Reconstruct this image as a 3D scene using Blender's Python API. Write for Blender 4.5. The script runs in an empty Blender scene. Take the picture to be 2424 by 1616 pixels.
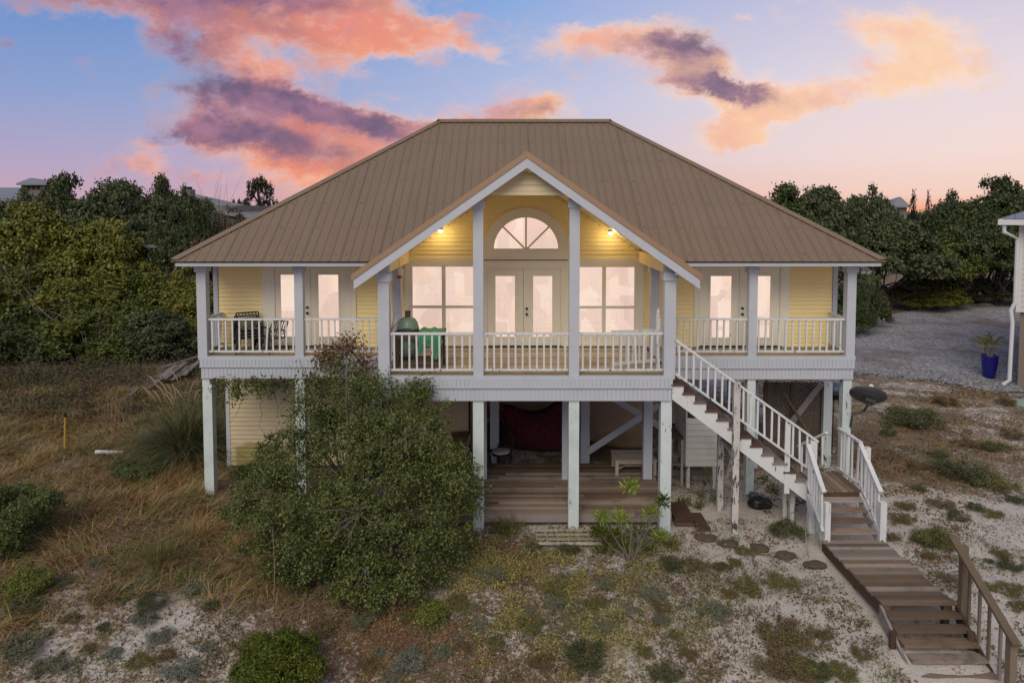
import bpy, bmesh, math, random
import numpy as np
from mathutils import Vector, Matrix
random.seed(7)
RNG = np.random.default_rng(11)
scene = bpy.context.scene
COL = scene.collection

# ------------------------------------------------------------------ camera
F, CX, CAMZ = 1700.0, 1212.0, 7.05          # focal length in px of the 2424 px photograph, eye height
PITCH = math.radians(3.2)
CYP = 495 + F * math.tan(PITCH)              # row of the optical axis (horizon at row 495)
cam_d = bpy.data.cameras.new('camera')
cam = bpy.data.objects.new('camera', cam_d)
COL.objects.link(cam)
cam.location = (0, 0, CAMZ)
cam.rotation_euler = (math.pi / 2 - PITCH, 0, 0)
cam_d.sensor_width = 36
cam_d.lens = F / 2424 * 36
cam_d.shift_y = (CYP - 808) / 2424
cam_d.clip_start = 0.1
cam_d.clip_end = 3000
scene.camera = cam
scene.render.resolution_x, scene.render.resolution_y = 1024, 682

def at(u, v, Y):
    """Point of the photograph's ray (u, v) on the upright plane at distance Y."""
    a, b = (u - CX) / F, (CYP - v) / F
    dy = math.cos(PITCH) + b * math.sin(PITCH)
    dz = -math.sin(PITCH) + b * math.cos(PITCH)
    t = Y / dy
    return Vector((a * t, Y, CAMZ + dz * t))
def X_(u, Y, v=700): return at(u, v, Y).x
def Z_(v, Y): return at(CX, v, Y).z
def on_z(u, v, z):
    a, b = (u - CX) / F, (CYP - v) / F
    dy = math.cos(PITCH) + b * math.sin(PITCH)
    dz = -math.sin(PITCH) + b * math.cos(PITCH)
    t = (z - CAMZ) / dz
    return Vector((a * t, dy * t, z))

# ------------------------------------------------------------------ node helper
class NB:
    def __init__(s, tree): s.t = tree; s.n = tree.nodes; s.l = tree.links
    def node(s, ty, **kw):
        n = s.n.new(ty)
        for k, v in kw.items(): setattr(n, k, v)
        return n
    def put(s, sock, val):
        if isinstance(val, bpy.types.NodeSocket): s.l.new(val, sock)
        else:
            if sock.type == 'RGBA' and len(val) == 3: val = (*val, 1)
            sock.default_value = val
    def m(s, op, a, b=None, c=None, clamp=False):
        n = s.node('ShaderNodeMath', operation=op, use_clamp=clamp)
        s.put(n.inputs[0], a)
        if b is not None: s.put(n.inputs[1], b)
        if c is not None: s.put(n.inputs[2], c)
        return n.outputs[0]
    def vm(s, op, a, b=None):
        n = s.node('ShaderNodeVectorMath', operation=op)
        s.put(n.inputs[0], a)
        if b is not None: s.put(n.inputs[1], b)
        return n.outputs[0]
    def noise(s, vec, scale, detail=3, rough=.55, out=0, dist=0):
        n = s.node('ShaderNodeTexNoise')
        if vec is not None: s.put(n.inputs['Vector'], vec)
        n.inputs['Scale'].default_value = scale; n.inputs['Detail'].default_value = detail
        n.inputs['Roughness'].default_value = rough; n.inputs['Distortion'].default_value = dist
        return n.outputs[out]
    def mix(s, f, a, b, mode='MIX'):
        n = s.node('ShaderNodeMix', data_type='RGBA', blend_type=mode)
        s.put(n.inputs[0], f); s.put(n.inputs[6], a); s.put(n.inputs[7], b)
        return n.outputs[2]
    def ramp(s, f, stops):
        n = s.node('ShaderNodeValToRGB'); s.put(n.inputs[0], f)
        e = n.color_ramp.elements
        while len(e) < len(stops): e.new(.5)
        for i, (p, c) in enumerate(stops):
            e[i].position = p; e[i].color = (*c, 1) if len(c) == 3 else c
        return n.outputs[0]
    def step(s, x, lo, hi):
        n = s.node('ShaderNodeMapRange', interpolation_type='SMOOTHSTEP')
        s.put(n.inputs[0], x); s.put(n.inputs[1], lo); s.put(n.inputs[2], hi)
        return n.outputs[0]
    def sep(s, v):
        n = s.node('ShaderNodeSeparateXYZ'); s.put(n.inputs[0], v); return n.outputs
    def comb(s, x, y, z):
        n = s.node('ShaderNodeCombineXYZ'); s.put(n.inputs[0], x); s.put(n.inputs[1], y); s.put(n.inputs[2], z); return n.outputs[0]

def srgb(r, g, b):
    f = lambda c: (c / 255 / 12.92) if c <= 10 else ((c / 255 + .055) / 1.055) ** 2.4
    return (f(r), f(g), f(b))

# ------------------------------------------------------------------ sky
def make_sky():
    w = bpy.data.worlds.new('World'); scene.world = w; w.use_nodes = True
    nb = NB(w.node_tree); nb.n.clear()
    d = nb.node('ShaderNodeTexCoord').outputs['Generated']
    x, y, z = nb.sep(d)
    el = nb.m('ARCSINE', z)                                        # elevation in radians
    az = nb.m('ARCTAN2', x, y)
    side = nb.step(nb.m('SINE', az), -.62, .62)                    # 0 left (clear blue) .. 1 right (sunset glow)
    e01 = nb.m('MULTIPLY', el, 1 / 1.5708, clamp=True)
    deg = lambda v: v / 90
    left = nb.ramp(e01, [(0, srgb(205, 165, 178)), (deg(3.5), srgb(178, 166, 198)), (deg(8), srgb(142, 162, 207)), (deg(16), srgb(88, 138, 203)), (deg(40), srgb(92, 118, 166)), (1, srgb(110, 116, 150))])
    mid = nb.ramp(e01, [(0, srgb(225, 170, 165)), (deg(4), srgb(206, 192, 208)), (deg(8), srgb(186, 192, 222)), (deg(16), srgb(138, 171, 222)), (deg(40), srgb(124, 142, 184)), (1, srgb(118, 122, 152))])
    right = nb.ramp(e01, [(0, srgb(246, 170, 140)), (deg(1.0), srgb(245, 208, 192)), (deg(4), srgb(244, 220, 214)), (deg(9), srgb(232, 219, 226)), (deg(17), srgb(196, 192, 218)), (deg(40), srgb(142, 152, 188)), (1, srgb(118, 122, 152))])
    base = nb.mix(nb.m('MULTIPLY', side, 2, clamp=True), left, mid)
    base = nb.mix(nb.m('SUBTRACT', nb.m('MULTIPLY', side, 2), 1, clamp=True), base, right)
    # clouds: heaps placed by direction (horizontal slope s, vertical slope t), edges frayed by noise
    ysafe = nb.m('MAXIMUM', y, .05)
    s_ = nb.m('DIVIDE', x, ysafe); t_ = nb.m('DIVIDE', z, ysafe)
    p = nb.comb(s_, nb.m('MULTIPLY', t_, 1.5), 0.37)
    w1 = nb.vm('SUBTRACT', nb.noise(p, 5, 5, .6, out=1), (.5, .5, .5))
    w2 = nb.vm('SUBTRACT', nb.noise(p, 24, 7, .7, out=1), (.5, .5, .5))
    wx, wy, _ = nb.sep(w1); vx, vy, _ = nb.sep(w2)
    sx = nb.m('ADD', s_, nb.m('ADD', nb.m('MULTIPLY', wx, .10), nb.m('MULTIPLY', vx, .085)))
    ty = nb.m('ADD', t_, nb.m('ADD', nb.m('MULTIPLY', wy, .055), nb.m('MULTIPLY', vy, .05)))
    def heap(px, py, rx, ry, rot=0, wt=1):
        q = at(px * 1.0306, py * 1.0306, 1.0); cs, ct = q.x, q.z - CAMZ
        a, b = rx * 1.0306 / F, ry * 1.0306 / F
        c, si = math.cos(math.radians(-rot)), math.sin(math.radians(-rot))
        dx = nb.m('SUBTRACT', sx, cs); dy = nb.m('SUBTRACT', ty, ct)
        e1 = nb.m('ADD', nb.m('MULTIPLY', dx, c / a), nb.m('MULTIPLY', dy, si / a))
        e2 = nb.m('ADD', nb.m('MULTIPLY', dx, -si / b), nb.m('MULTIPLY', dy, c / b))
        r2 = nb.m('ADD', nb.m('MULTIPLY', e1, e1), nb.m('MULTIPLY', e2, e2))
        return nb.m('MULTIPLY', nb.m('POWER', 2.718, nb.m('MULTIPLY', r2, -1)), wt)
    def total(hs):
        o = hs[0]
        for h in hs[1:]: o = nb.m('ADD', o, h)
        return o
    heaps = [(420, -5, 400, 45, 0, .95), (660, 45, 240, 75, 4, 1.1), (930, 88, 190, 36, 8, .9), (800, 40, 120, 60, 0, .6), (470, 110, 90, 55, 10, .6), (340, 75, 60, 45, 0, .45), (1060, 100, 90, 22, 20, .45),
             (600, 165, 90, 42, 10, .75), (560, 225, 210, 44, 12, .95), (800, 278, 170, 38, 14, .9), (470, 300, 100, 40, 0, .9), (650, 335, 190, 55, 8, 1.0), (720, 395, 170, 50, 5, .9), (880, 340, 130, 55, 0, .7), (700, 270, 120, 40, 0, .6),
             (320, 383, 75, 30, 8, .85), (350, 343, 45, 12, 0, .5), (460, 405, 55, 12, 0, .45), (230, 398, 45, 8, 0, .3), (1100, 265, 150, 28, 0, .8), (1240, 255, 90, 26, 0, .8), (1000, 300, 100, 35, 0, .6), (1200, 195, 80, 18, 0, .25),
             (1345, 88, 105, 50, 0, .95), (1450, 80, 110, 25, 0, .5), (1550, 115, 120, 42, 8, .95), (1640, 195, 140, 40, 16, 1.1), (1740, 235, 70, 34, 10, .8), (1690, 275, 95, 42, -10, 1.25), (1685, 322, 66, 22, 0, 1.1), (1590, 45, 60, 22, 0, .25),
             (2030, 62, 150, 42, 4, .85), (2130, 115, 130, 60, 10, .85), (1950, 195, 200, 46, -6, .7), (2120, 180, 130, 36, 0, .55), (1960, 110, 80, 40, 0, .3), (1830, 235, 90, 36, -20, .5), (2310, 45, 90, 14, 0, .25), (1010, 55, 70, 16, 0, .45), (1150, 150, 40, 12, 20, .35), (1090, 40, 40, 10, 0, .3), (1700, 40, 25, 10, 0, .35), (1490, 50, 60, 16, 0, .4), (780, 150, 70, 30, 10, .4), (900, 220, 60, 14, 0, .3), (1870, 5, 60, 10, 0, .4), (1180, 215, 90, 20, 0, .3), (10, 105, 40, 22, 0, .55), (30, 160, 45, 8, 0, .3)]
    darks = [(250, -5, 280, 40, 0, .75), (620, -5, 260, 36, 6, 1.0), (640, 70, 150, 32, 12, .55), (450, 115, 110, 60, 10, .85), (350, 80, 80, 40, 0, .6), (560, 222, 220, 40, 13, 1.35), (720, 250, 150, 30, 10, .6), (850, 292, 130, 24, 14, .9), (470, 302, 115, 36, 4, 1.25), (650, 335, 170, 40, 12, 1.1), (400, 330, 60, 18, 0, .6), (960, 285, 110, 25, 0, .5),
             (1100, 275, 120, 22, 0, .5), (1260, 262, 50, 14, 0, .45), (1545, 104, 110, 32, 8, 1.2), (1650, 194, 120, 24, 16, 1.25), (10, 105, 60, 40, 0, .9), (30, 160, 60, 20, 0, .6), (1700, 215, 70, 18, 20, .5)]
    fb = nb.noise(nb.comb(s_, nb.m('MULTIPLY', t_, 1.9), 1.7), 10, 10, .68, dist=.3)
    dens = nb.m('ADD', total([heap(*h) for h in heaps]), nb.m('MULTIPLY', nb.m('SUBTRACT', fb, .5), 1.9))
    front = nb.step(y, .12, .35)
    # the rest of the sky: thin broken cloud of the same kind
    far = nb.noise(nb.vm('MULTIPLY', d, (1, 1, 2.4)), 2.3, 7, .6)
    fardens = nb.m('MULTIPLY', nb.step(far, .52, .75), nb.m('MULTIPLY', nb.step(el, .03, .2), .75))
    outside = nb.m('MAXIMUM', nb.m('SUBTRACT', 1, front), nb.step(t_, .34, .6))
    alpha = nb.m('MAXIMUM', nb.m('MULTIPLY', nb.step(dens, .14, 1.0), front), nb.m('MULTIPLY', fardens, outside))
    dk = nb.m('ADD', total([heap(*h) for h in darks]), nb.m('MULTIPLY', nb.m('SUBTRACT', fb, .5), 1.5))
    dk = nb.m('MULTIPLY', nb.step(dk, .0, 1.35), front)
    body = nb.step(dens, .45, 1.25)                                # rims catch the light, the body is deeper
    sidec = nb.step(nb.m('SINE', az), -.35, .62)
    lit = nb.mix(body, nb.mix(side, srgb(246, 190, 172), srgb(255, 224, 206)), nb.mix(sidec, srgb(236, 138, 112), srgb(253, 208, 174)))
    lit = nb.mix(nb.m('MULTIPLY', nb.step(fb, .44, .66), .75), lit, nb.mix(sidec, srgb(252, 166, 118), srgb(255, 222, 178)))
    lit = nb.mix(nb.m('MULTIPLY', nb.step(nb.noise(p, 26, 8, .7), .5, .72), .5), lit, nb.mix(side, srgb(255, 196, 160), srgb(255, 232, 206)))
    lit = nb.mix(nb.m('MULTIPLY', nb.step(nb.noise(p, 8, 8, .65), .46, .68), .8), lit, nb.mix(side, srgb(178, 122, 146), srgb(246, 190, 174)))
    dark = nb.mix(nb.step(nb.noise(p, 13, 8, .65), .35, .68), srgb(92, 80, 116), srgb(158, 112, 138))
    cl = nb.mix(nb.m('MULTIPLY', dk, .92), lit, dark)
    col = nb.mix(nb.m('MULTIPLY', alpha, .93), base, cl)
    ground = srgb(96, 92, 92)
    col = nb.mix(nb.step(el, -.06, -.005), ground, col)
    bg = nb.node('ShaderNodeBackground'); nb.put(bg.inputs[0], col); bg.inputs[1].default_value = SKY
    out = nb.node('ShaderNodeOutputWorld'); nb.l.new(bg.outputs[0], out.inputs[0])
SKY = 1.0
make_sky()
sun_d = bpy.data.lights.new('sun', 'SUN'); sun_d.energy = 2.3; sun_d.angle = math.radians(45); sun_d.color = (1.0, .90, .70)
sun = bpy.data.objects.new('sun', sun_d); COL.objects.link(sun)
sun.rotation_euler = (math.radians(49), 0, math.radians(-18))
vs = scene.view_settings
vs.view_transform = 'Standard'; vs.look = 'None'; vs.exposure = 0; vs.gamma = 1; vs.use_curve_mapping = False
scene.display_settings.display_device = 'sRGB'
scene.render.engine = 'CYCLES'
scene.cycles.max_bounces = 8
scene.cycles.use_denoising = True
scene.cycles.sample_clamp_indirect = 6

# ------------------------------------------------------------------ materials
def new_mat(name):
    m = bpy.data.materials.new(name); m.use_nodes = True
    nb = NB(m.node_tree)
    bsdf = nb.n['Principled BSDF']
    return m, nb, bsdf
def wpos(nb): return nb.node('ShaderNodeNewGeometry').outputs['Position']
def bump(nb, bsdf, h, dist=.01, strength=.5):
    b = nb.node('ShaderNodeBump'); b.inputs['Strength'].default_value = strength; b.inputs['Distance'].default_value = dist
    nb.put(b.inputs['Height'], h); nb.l.new(b.outputs[0], bsdf.inputs['Normal'])
def plain(name, c, rough=.6, var=.12, scale=3, metal=0, spec=.4, bmp=.3):
    m, nb, b = new_mat(name); p = wpos(nb)
    n = nb.noise(p, scale, 5, .6)
    lo = tuple(x * (1 - var) for x in c); hi = tuple(min(1, x * (1 + var)) for x in c)
    nb.put(b.inputs['Base Color'], nb.mix(n, lo, hi))
    b.inputs['Roughness'].default_value = rough; b.inputs['Metallic'].default_value = metal
    b.inputs['Specular IOR Level'].default_value = spec
    if bmp: bump(nb, b, nb.noise(p, 40, 4), .004, bmp)
    return m
def painted(name, c, peel=.0, wood=(.13, .10, .08), dirt=.25, rough=.55, stretch=(16, 16, 3.2), streak=.0):
    """Paint on wood: grime, streaks and, where peel > 0, flakes missing down to grey wood."""
    m, nb, b = new_mat(name); p = wpos(nb)
    g = nb.noise(p, 1.7, 5, .6)
    col = nb.mix(nb.m('MULTIPLY', nb.step(g, .45, .75), dirt), c, tuple(x * .62 for x in c))
    st = nb.noise(nb.vm('MULTIPLY', p, (9, 9, .7)), 1, 4, .6)
    col = nb.mix(nb.m('MULTIPLY', nb.step(st, .55, .8), dirt * .8), col, (c[0] * .68, c[1] * .72, c[2] * .64))
    pv = nb.vm('MULTIPLY', p, stretch)
    pe = nb.noise(pv, 1, 6, .68)
    if peel > 0:
        k = nb.step(pe, .765 - peel * .2, .78 - peel * .2)
        wd = nb.mix(nb.noise(nb.vm('MULTIPLY', p, (60, 60, 6)), 1, 3), tuple(x * .55 for x in wood), tuple(x * 1.5 for x in wood))
        col = nb.mix(k, col, wd)
        bump(nb, b, nb.m('SUBTRACT', 1, k), .004, .8)
    else:
        bump(nb, b, pe, .003, .35)
    nb.put(b.inputs['Base Color'], col)
    b.inputs['Roughness'].default_value = rough; b.inputs['Specular IOR Level'].default_value = .3
    return m
def wood(name, c, axis=0, var=.45, rough=.8, moss=0):
    m, nb, b = new_mat(name); p = wpos(nb)
    sc = [38, 38, 38]; sc[axis] = 2.2
    gr = nb.noise(nb.vm('MULTIPLY', p, tuple(sc)), 1, 5, .6)
    rnd = nb.node('ShaderNodeObjectInfo').outputs['Random']
    col = nb.mix(gr, tuple(x * (1 - var) for x in c), tuple(x * (1 + var) for x in c))
    col = nb.mix(nb.m('MULTIPLY', nb.step(rnd, .55, 1), .8), col, tuple(x * .8 + .20 for x in c))
    col = nb.mix(nb.m('MULTIPLY', nb.step(rnd, .45, 0), .6), col, tuple(x * .45 for x in c))
    bl = nb.noise(p, 2.3, 5, .65)
    col = nb.mix(nb.m('MULTIPLY', nb.step(bl, .5, .72), .55), col, tuple(x * .42 for x in c))
    if moss:
        col = nb.mix(nb.m('MULTIPLY', nb.step(nb.noise(p, 1.3, 5), .52, .7), moss), col, (.07, .08, .04))
    nb.put(b.inputs['Base Color'], col); b.inputs['Roughness'].default_value = rough
    b.inputs['Specular IOR Level'].default_value = .2
    bump(nb, b, gr, .004, .6)
    return m
def leafmat(name, cols, rough=.55, big=.5):
    """Leaves: every leaf its own tone, plus broad patches over the plant."""
    m, nb, b = new_mat(name)
    g = nb.node('ShaderNodeNewGeometry')
    r = g.outputs['Random Per Island']
    n = nb.noise(g.outputs['Position'], 1.1, 3)
    f = nb.m('ADD', nb.m('MULTIPLY', r, 1 - big), nb.m('MULTIPLY', nb.step(n, .3, .7), big), clamp=True)
    k = len(cols)
    nb.put(b.inputs['Base Color'], nb.ramp(f, [(i / (k - 1), c) for i, c in enumerate(cols)]))
    b.inputs['Roughness'].default_value = rough; b.inputs['Specular IOR Level'].default_value = .25
    return m

M = {}
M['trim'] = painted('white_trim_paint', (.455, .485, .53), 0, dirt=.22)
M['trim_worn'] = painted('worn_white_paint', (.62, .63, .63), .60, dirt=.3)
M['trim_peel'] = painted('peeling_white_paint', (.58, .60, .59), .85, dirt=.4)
M['pile'] = painted('weathered_pale_green_post_paint', (.56, .63, .62), .70, dirt=.5, stretch=(13, 13, 2.4))
M['old_post'] = painted('flaked_grey_post', (.52, .50, .47), 1.0, wood=(.07, .055, .045), dirt=.6)
M['cream'] = painted('cream_door_paint', (.82, .77, .62), 0, dirt=.12)
M['siding'] = painted('yellow_siding_paint', (.92, .75, .36), 0, dirt=.15, rough=.5)
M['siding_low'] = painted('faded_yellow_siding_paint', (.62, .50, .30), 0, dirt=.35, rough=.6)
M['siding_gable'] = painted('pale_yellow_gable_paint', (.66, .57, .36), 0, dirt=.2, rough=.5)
M['gap'] = plain('dark_gap', (.03, .026, .022), .9, bmp=0)
M['soffit'] = painted('yellow_soffit_paint', (.72, .60, .34), 0, dirt=.15)
M['roof_trim'] = plain('copper_roof_trim', (.33, .215, .13), .45, .1, 2, .25, bmp=.1)
M['screw'] = plain('roof_screw_metal', (.07, .055, .045), .6, bmp=0)
M['deck'] = wood('deck_wood', (.23, .16, .115), 0)
M['deck_y'] = wood('landing_wood', (.19, .135, .095), 1)
M['porch_floor'] = wood('porch_floor_wood', (.40, .32, .21), 0, var=.3)
M['riser'] = wood('red_brown_stair_wood', (.10, .06, .042), 0)
M['walk'] = wood('boardwalk_wood', (.185, .130, .088), 0)
M['walk_pale'] = wood('bleached_boardwalk_wood', (.29, .245, .20), 0, var=.35)
M['walk_dark'] = wood('dark_boardwalk_wood', (.105, .072, .05), 0)
M['deck_dark'] = wood('dark_deck_wood', (.14, .092, .064), 0)
M['rail_brown'] = wood('brown_handrail_wood', (.16, .12, .08), 1)
M['grey_wood'] = wood('grey_lumber', (.20, .165, .14), 0)
M['lattice'] = wood('dark_lattice_wood', (.12, .095, .07), 2)
M['black'] = plain('black_iron', (.012, .012, .014), .5, .3, bmp=0)
M['knob'] = plain('dark_bronze_knob', (.05, .04, .035), .35, .2, metal=.6, bmp=0)
M['egg'] = plain('green_ceramic_glaze', (.17, .245, .18), .35, .25, 25)
M['cloth_green'] = plain('green_cloth', (.08, .29, .15), .85, .3, 9)
M['table_wood'] = wood('dark_table_wood', (.11, .08, .06), 0)
M['bark'] = plain('grey_bark', (.13, .11, .09), .9, .5, 12)
M['bark_pale'] = plain('pale_dead_bark', (.30, .26, .22), .9, .4, 12)
M['bark_dark'] = plain('dark_bark', (.035, .028, .022), .9, .5, 12)
M['white_panel'] = painted('white_board_paint', (.62, .60, .55), .35, dirt=.5, stretch=(4, 16, 16))
M['dish'] = plain('dark_grey_dish', (.045, .045, .048), .5, .15)
M['steel'] = plain('galvanised_steel', (.35, .35, .36), .4, .2, metal=.5)
M['pot'] = plain('cobalt_glaze', (.012, .012, .17), .25, .25, 5)
M['tarp'] = plain('tan_tarpaulin', (.50, .34, .22), .7, .35, 1.5)
M['white_plastic'] = plain('white_plastic', (.62, .62, .60), .4, .1)
M['red_plastic'] = plain('red_glass', (.45, .03, .02), .3, .1)
M['yellow'] = plain('yellow_paint', (.36, .26, .04), .5, .2)
M['bag'] = plain('black_plastic', (.012, .012, .013), .4, .3)
M['blue_plastic'] = plain('blue_grey_plastic', (.06, .09, .14), .4, .3)
M['table_pale'] = wood('pale_table_wood', (.36, .31, .25), 0, var=.25)
M['timber_red'] = wood('red_stained_timber', (.26, .09, .035), 0)
M['brown_box'] = plain('brown_cardboard', (.16, .10, .05), .9, .25, 3)
M['mint'] = plain('mint_green_lid', (.25, .36, .29), .7, .2)
M['stone'] = plain('brown_stone', (.085, .065, .045), .95, .45, 14)
M['cushion'] = plain('pale_cushion', (.42, .36, .33), .9, .2, 8)
M['chair_sling'] = plain('grey_brown_sling', (.13, .115, .10), .8, .3, 20)
M['n_wall'] = painted('grey_white_neighbour_siding', (.55, .53, .52), 0, dirt=.2)
M['n_low'] = painted('taupe_neighbour_base', (.20, .16, .13), 0, dirt=.2)
M['n_trim'] = painted('pale_neighbour_trim', (.62, .62, .62), 0, dirt=.2)
M['n_roof'] = plain('blue_grey_metal_roof', (.22, .25, .30), .4, .1, 1, .3)
M['far_roof'] = plain('grey_far_roof', (.20, .21, .22), .6, .15, 1)
M['far_wall'] = plain('far_house_wall', (.16, .145, .13), .8, .2, .8)
M['red_cover'] = None
def red_cover():
    m, nb, b = new_mat('dark_red_speckled_cloth'); p = wpos(nb)
    n = nb.noise(p, 45, 2, .6); k = nb.step(n, .5, .62)
    nb.put(b.inputs['Base Color'], nb.mix(k, (.03, .007, .011), (.26, .02, .045)))
    b.inputs['Roughness'].default_value = .95; bump(nb, b, nb.noise(p, 3, 4), .05, .5)
    return m
M['red_cover'] = red_cover()
def roof_mat():
    m, nb, b = new_mat('tan_metal_roof'); p = wpos(nb)
    n = nb.noise(p, .8, 5, .6); r = nb.node('ShaderNodeObjectInfo').outputs['Random']
    col = nb.mix(n, (.180, .130, .087), (.222, .162, .110))
    col = nb.mix(nb.m('MULTIPLY', r, .25), col, (.238, .176, .122))
    st = nb.noise(nb.vm('MULTIPLY', p, (7, .5, .5)), 1, 5, .6)
    col = nb.mix(nb.m('MULTIPLY', nb.step(st, .52, .75), .35), col, (.135, .096, .068))
    nb.put(b.inputs['Base Color'], col); b.inputs['Roughness'].default_value = .55
    b.inputs['Specular IOR Level'].default_value = .35; b.inputs['Metallic'].default_value = .1
    return m
M['roof'] = roof_mat()
def pane_mat():
    """Painted glow stands in for sky reflected in the glass, with a mirror layer for what stands before the window."""
    m, nb, b = new_mat('painted_glow_glass'); p = wpos(nb)
    px, py, pz = nb.sep(p)
    v = nb.node('ShaderNodeTexVoronoi', feature='F1', distance='CHEBYCHEV'); nb.put(v.inputs['Vector'], nb.vm('MULTIPLY', p, (1.5, .2, 1.1))); v.inputs['Scale'].default_value = 1.3
    c = nb.mix(nb.sep(v.outputs['Color'])[0], srgb(232, 198, 182), srgb(255, 228, 210))
    n = nb.noise(nb.vm('MULTIPLY', p, (3, 1, 1.6)), 1, 5, .65)
    c = nb.mix(nb.m('MULTIPLY', nb.step(n, .5, .68), .6), c, srgb(255, 214, 180))
    c = nb.mix(nb.m('MULTIPLY', nb.step(nb.noise(p, 5, 5, .7), .56, .7), .35), c, srgb(206, 172, 164))
    nb.put(b.inputs['Base Color'], (.03, .03, .03)); b.inputs['Roughness'].default_value = .03
    b.inputs['Specular IOR Level'].default_value = .8
    nb.put(b.inputs['Emission Color'], c); b.inputs['Emission Strength'].default_value = 1.06  # emission imitates the reflected pink sky; no rooms behind
    gl = nb.node('ShaderNodeBsdfGlossy'); gl.inputs['Roughness'].default_value = .03; gl.inputs['Color'].default_value = (.9, .9, .9, 1)
    mx = nb.node('ShaderNodeMixShader'); mx.inputs[0].default_value = .15
    nb.l.new(b.outputs[0], mx.inputs[1]); nb.l.new(gl.outputs[0], mx.inputs[2]); nb.l.new(mx.outputs[0], nb.n['Material Output'].inputs['Surface'])
    return m
M['pane'] = pane_mat()
def lamp_mat():
    m, nb, b = new_mat('lit_lamp'); nb.put(b.inputs['Emission Color'], (1, .72, .3)); b.inputs['Emission Strength'].default_value = 60
    return m
M['lamp'] = lamp_mat()
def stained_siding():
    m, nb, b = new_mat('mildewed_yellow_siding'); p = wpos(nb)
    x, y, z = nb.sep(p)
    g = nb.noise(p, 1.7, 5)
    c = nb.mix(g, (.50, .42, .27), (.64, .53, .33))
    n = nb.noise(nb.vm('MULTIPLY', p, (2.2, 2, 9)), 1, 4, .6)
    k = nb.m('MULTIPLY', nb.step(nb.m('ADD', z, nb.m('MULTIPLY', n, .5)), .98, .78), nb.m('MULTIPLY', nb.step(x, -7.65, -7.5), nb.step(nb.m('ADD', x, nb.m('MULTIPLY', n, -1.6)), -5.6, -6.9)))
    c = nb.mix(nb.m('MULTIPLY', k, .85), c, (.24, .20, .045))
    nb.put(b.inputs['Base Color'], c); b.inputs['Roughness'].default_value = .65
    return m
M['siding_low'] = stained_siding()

# leaves
M['oak'] = leafmat('dark_oak_leaves', [(.020, .030, .011), (.040, .056, .018), (.064, .084, .027), (.095, .112, .040)])
M['oak2'] = leafmat('grey_green_oak_leaves', [(.026, .036, .015), (.052, .068, .026), (.088, .105, .044), (.12, .135, .06)])
M['olive'] = leafmat('yellow_olive_leaves', [(.05, .065, .012), (.12, .13, .02), (.16, .16, .026), (.21, .175, .03)])
M['green'] = leafmat('mid_green_leaves', [(.03, .045, .010), (.068, .09, .016), (.12, .14, .024), (.16, .165, .03)])
M['brown_leaf'] = leafmat('brown_twiggy_leaves', [(.04, .025, .018), (.075, .05, .035), (.10, .065, .05), (.06, .06, .03)])
M['lime'] = leafmat('yellow_green_leaves', [(.05, .065, .010), (.10, .115, .016), (.15, .15, .022)])
M['shrub'] = leafmat('shrub_leaves', [(.012, .018, .006), (.035, .052, .014), (.075, .10, .024), (.15, .17, .042), (.05, .066, .024), (.12, .138, .045)], .5, .45)
M['shrub_red'] = leafmat('rusty_leaves', [(.12, .04, .02), (.18, .075, .03), (.10, .07, .03), (.07, .08, .03)])
M['bright'] = leafmat('bright_green_leaves', [(.03, .048, .005), (.065, .085, .007), (.12, .135, .012)], .5, .3)
M['tip'] = leafmat('lime_tip_leaves', [(.10, .17, .02), (.19, .25, .035), (.26, .29, .05)], .5, .2)
M['sage'] = leafmat('grey_green_dune_leaves', [(.075, .078, .045), (.14, .145, .085), (.23, .23, .15)], .8, .3)
M['blue_sage'] = leafmat('blue_grey_dune_leaves', [(.08, .085, .06), (.15, .16, .12), (.23, .24, .185)], .8, .3)
M['rust_clump'] = leafmat('rusty_dune_leaves', [(.08, .055, .03), (.15, .09, .04), (.13, .12, .05), (.20, .13, .06)], .8, .3)
M['dark_clump'] = leafmat('dark_dune_leaves', [(.035, .042, .018), (.07, .08, .030), (.12, .125, .05)], .7, .3)
M['olive_clump'] = leafmat('olive_dune_leaves', [(.07, .07, .025), (.13, .125, .04), (.20, .18, .06)], .8, .3)
M['dry_grass'] = leafmat('dry_grass_blades', [(.13, .07, .035), (.27, .15, .06), (.38, .25, .11), (.26, .20, .07), (.15, .16, .045), (.44, .31, .17)], .8, .5)
M['litter'] = leafmat('leaf_litter', [(.09, .05, .03), (.17, .09, .05), (.24, .15, .085), (.05, .038, .026), (.16, .11, .07)], .9, .25)
M['red_litter'] = leafmat('red_leaf_litter', [(.17, .055, .035), (.23, .08, .04), (.12, .06, .04), (.20, .11, .06)], .9, .3)
M['low_green'] = leafmat('yellow_green_ground_cover', [(.13, .13, .035), (.24, .225, .06), (.34, .30, .09), (.20, .16, .075), (.30, .29, .11)], .8, .5)
M['pampas'] = leafmat('pampas_blades', [(.035, .05, .02), (.06, .085, .03), (.10, .115, .045), (.17, .14, .08)], .7, .1)
M['plume'] = leafmat('pampas_plumes', [(.24, .17, .11), (.32, .24, .16)], .9, .1)
M['palm'] = leafmat('palm_fronds', [(.06, .085, .015), (.14, .155, .03), (.24, .22, .05)], .6, .1)
M['pine'] = leafmat('pine_needles', [(.008, .013, .008), (.018, .026, .014)], .8, .2)

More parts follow.
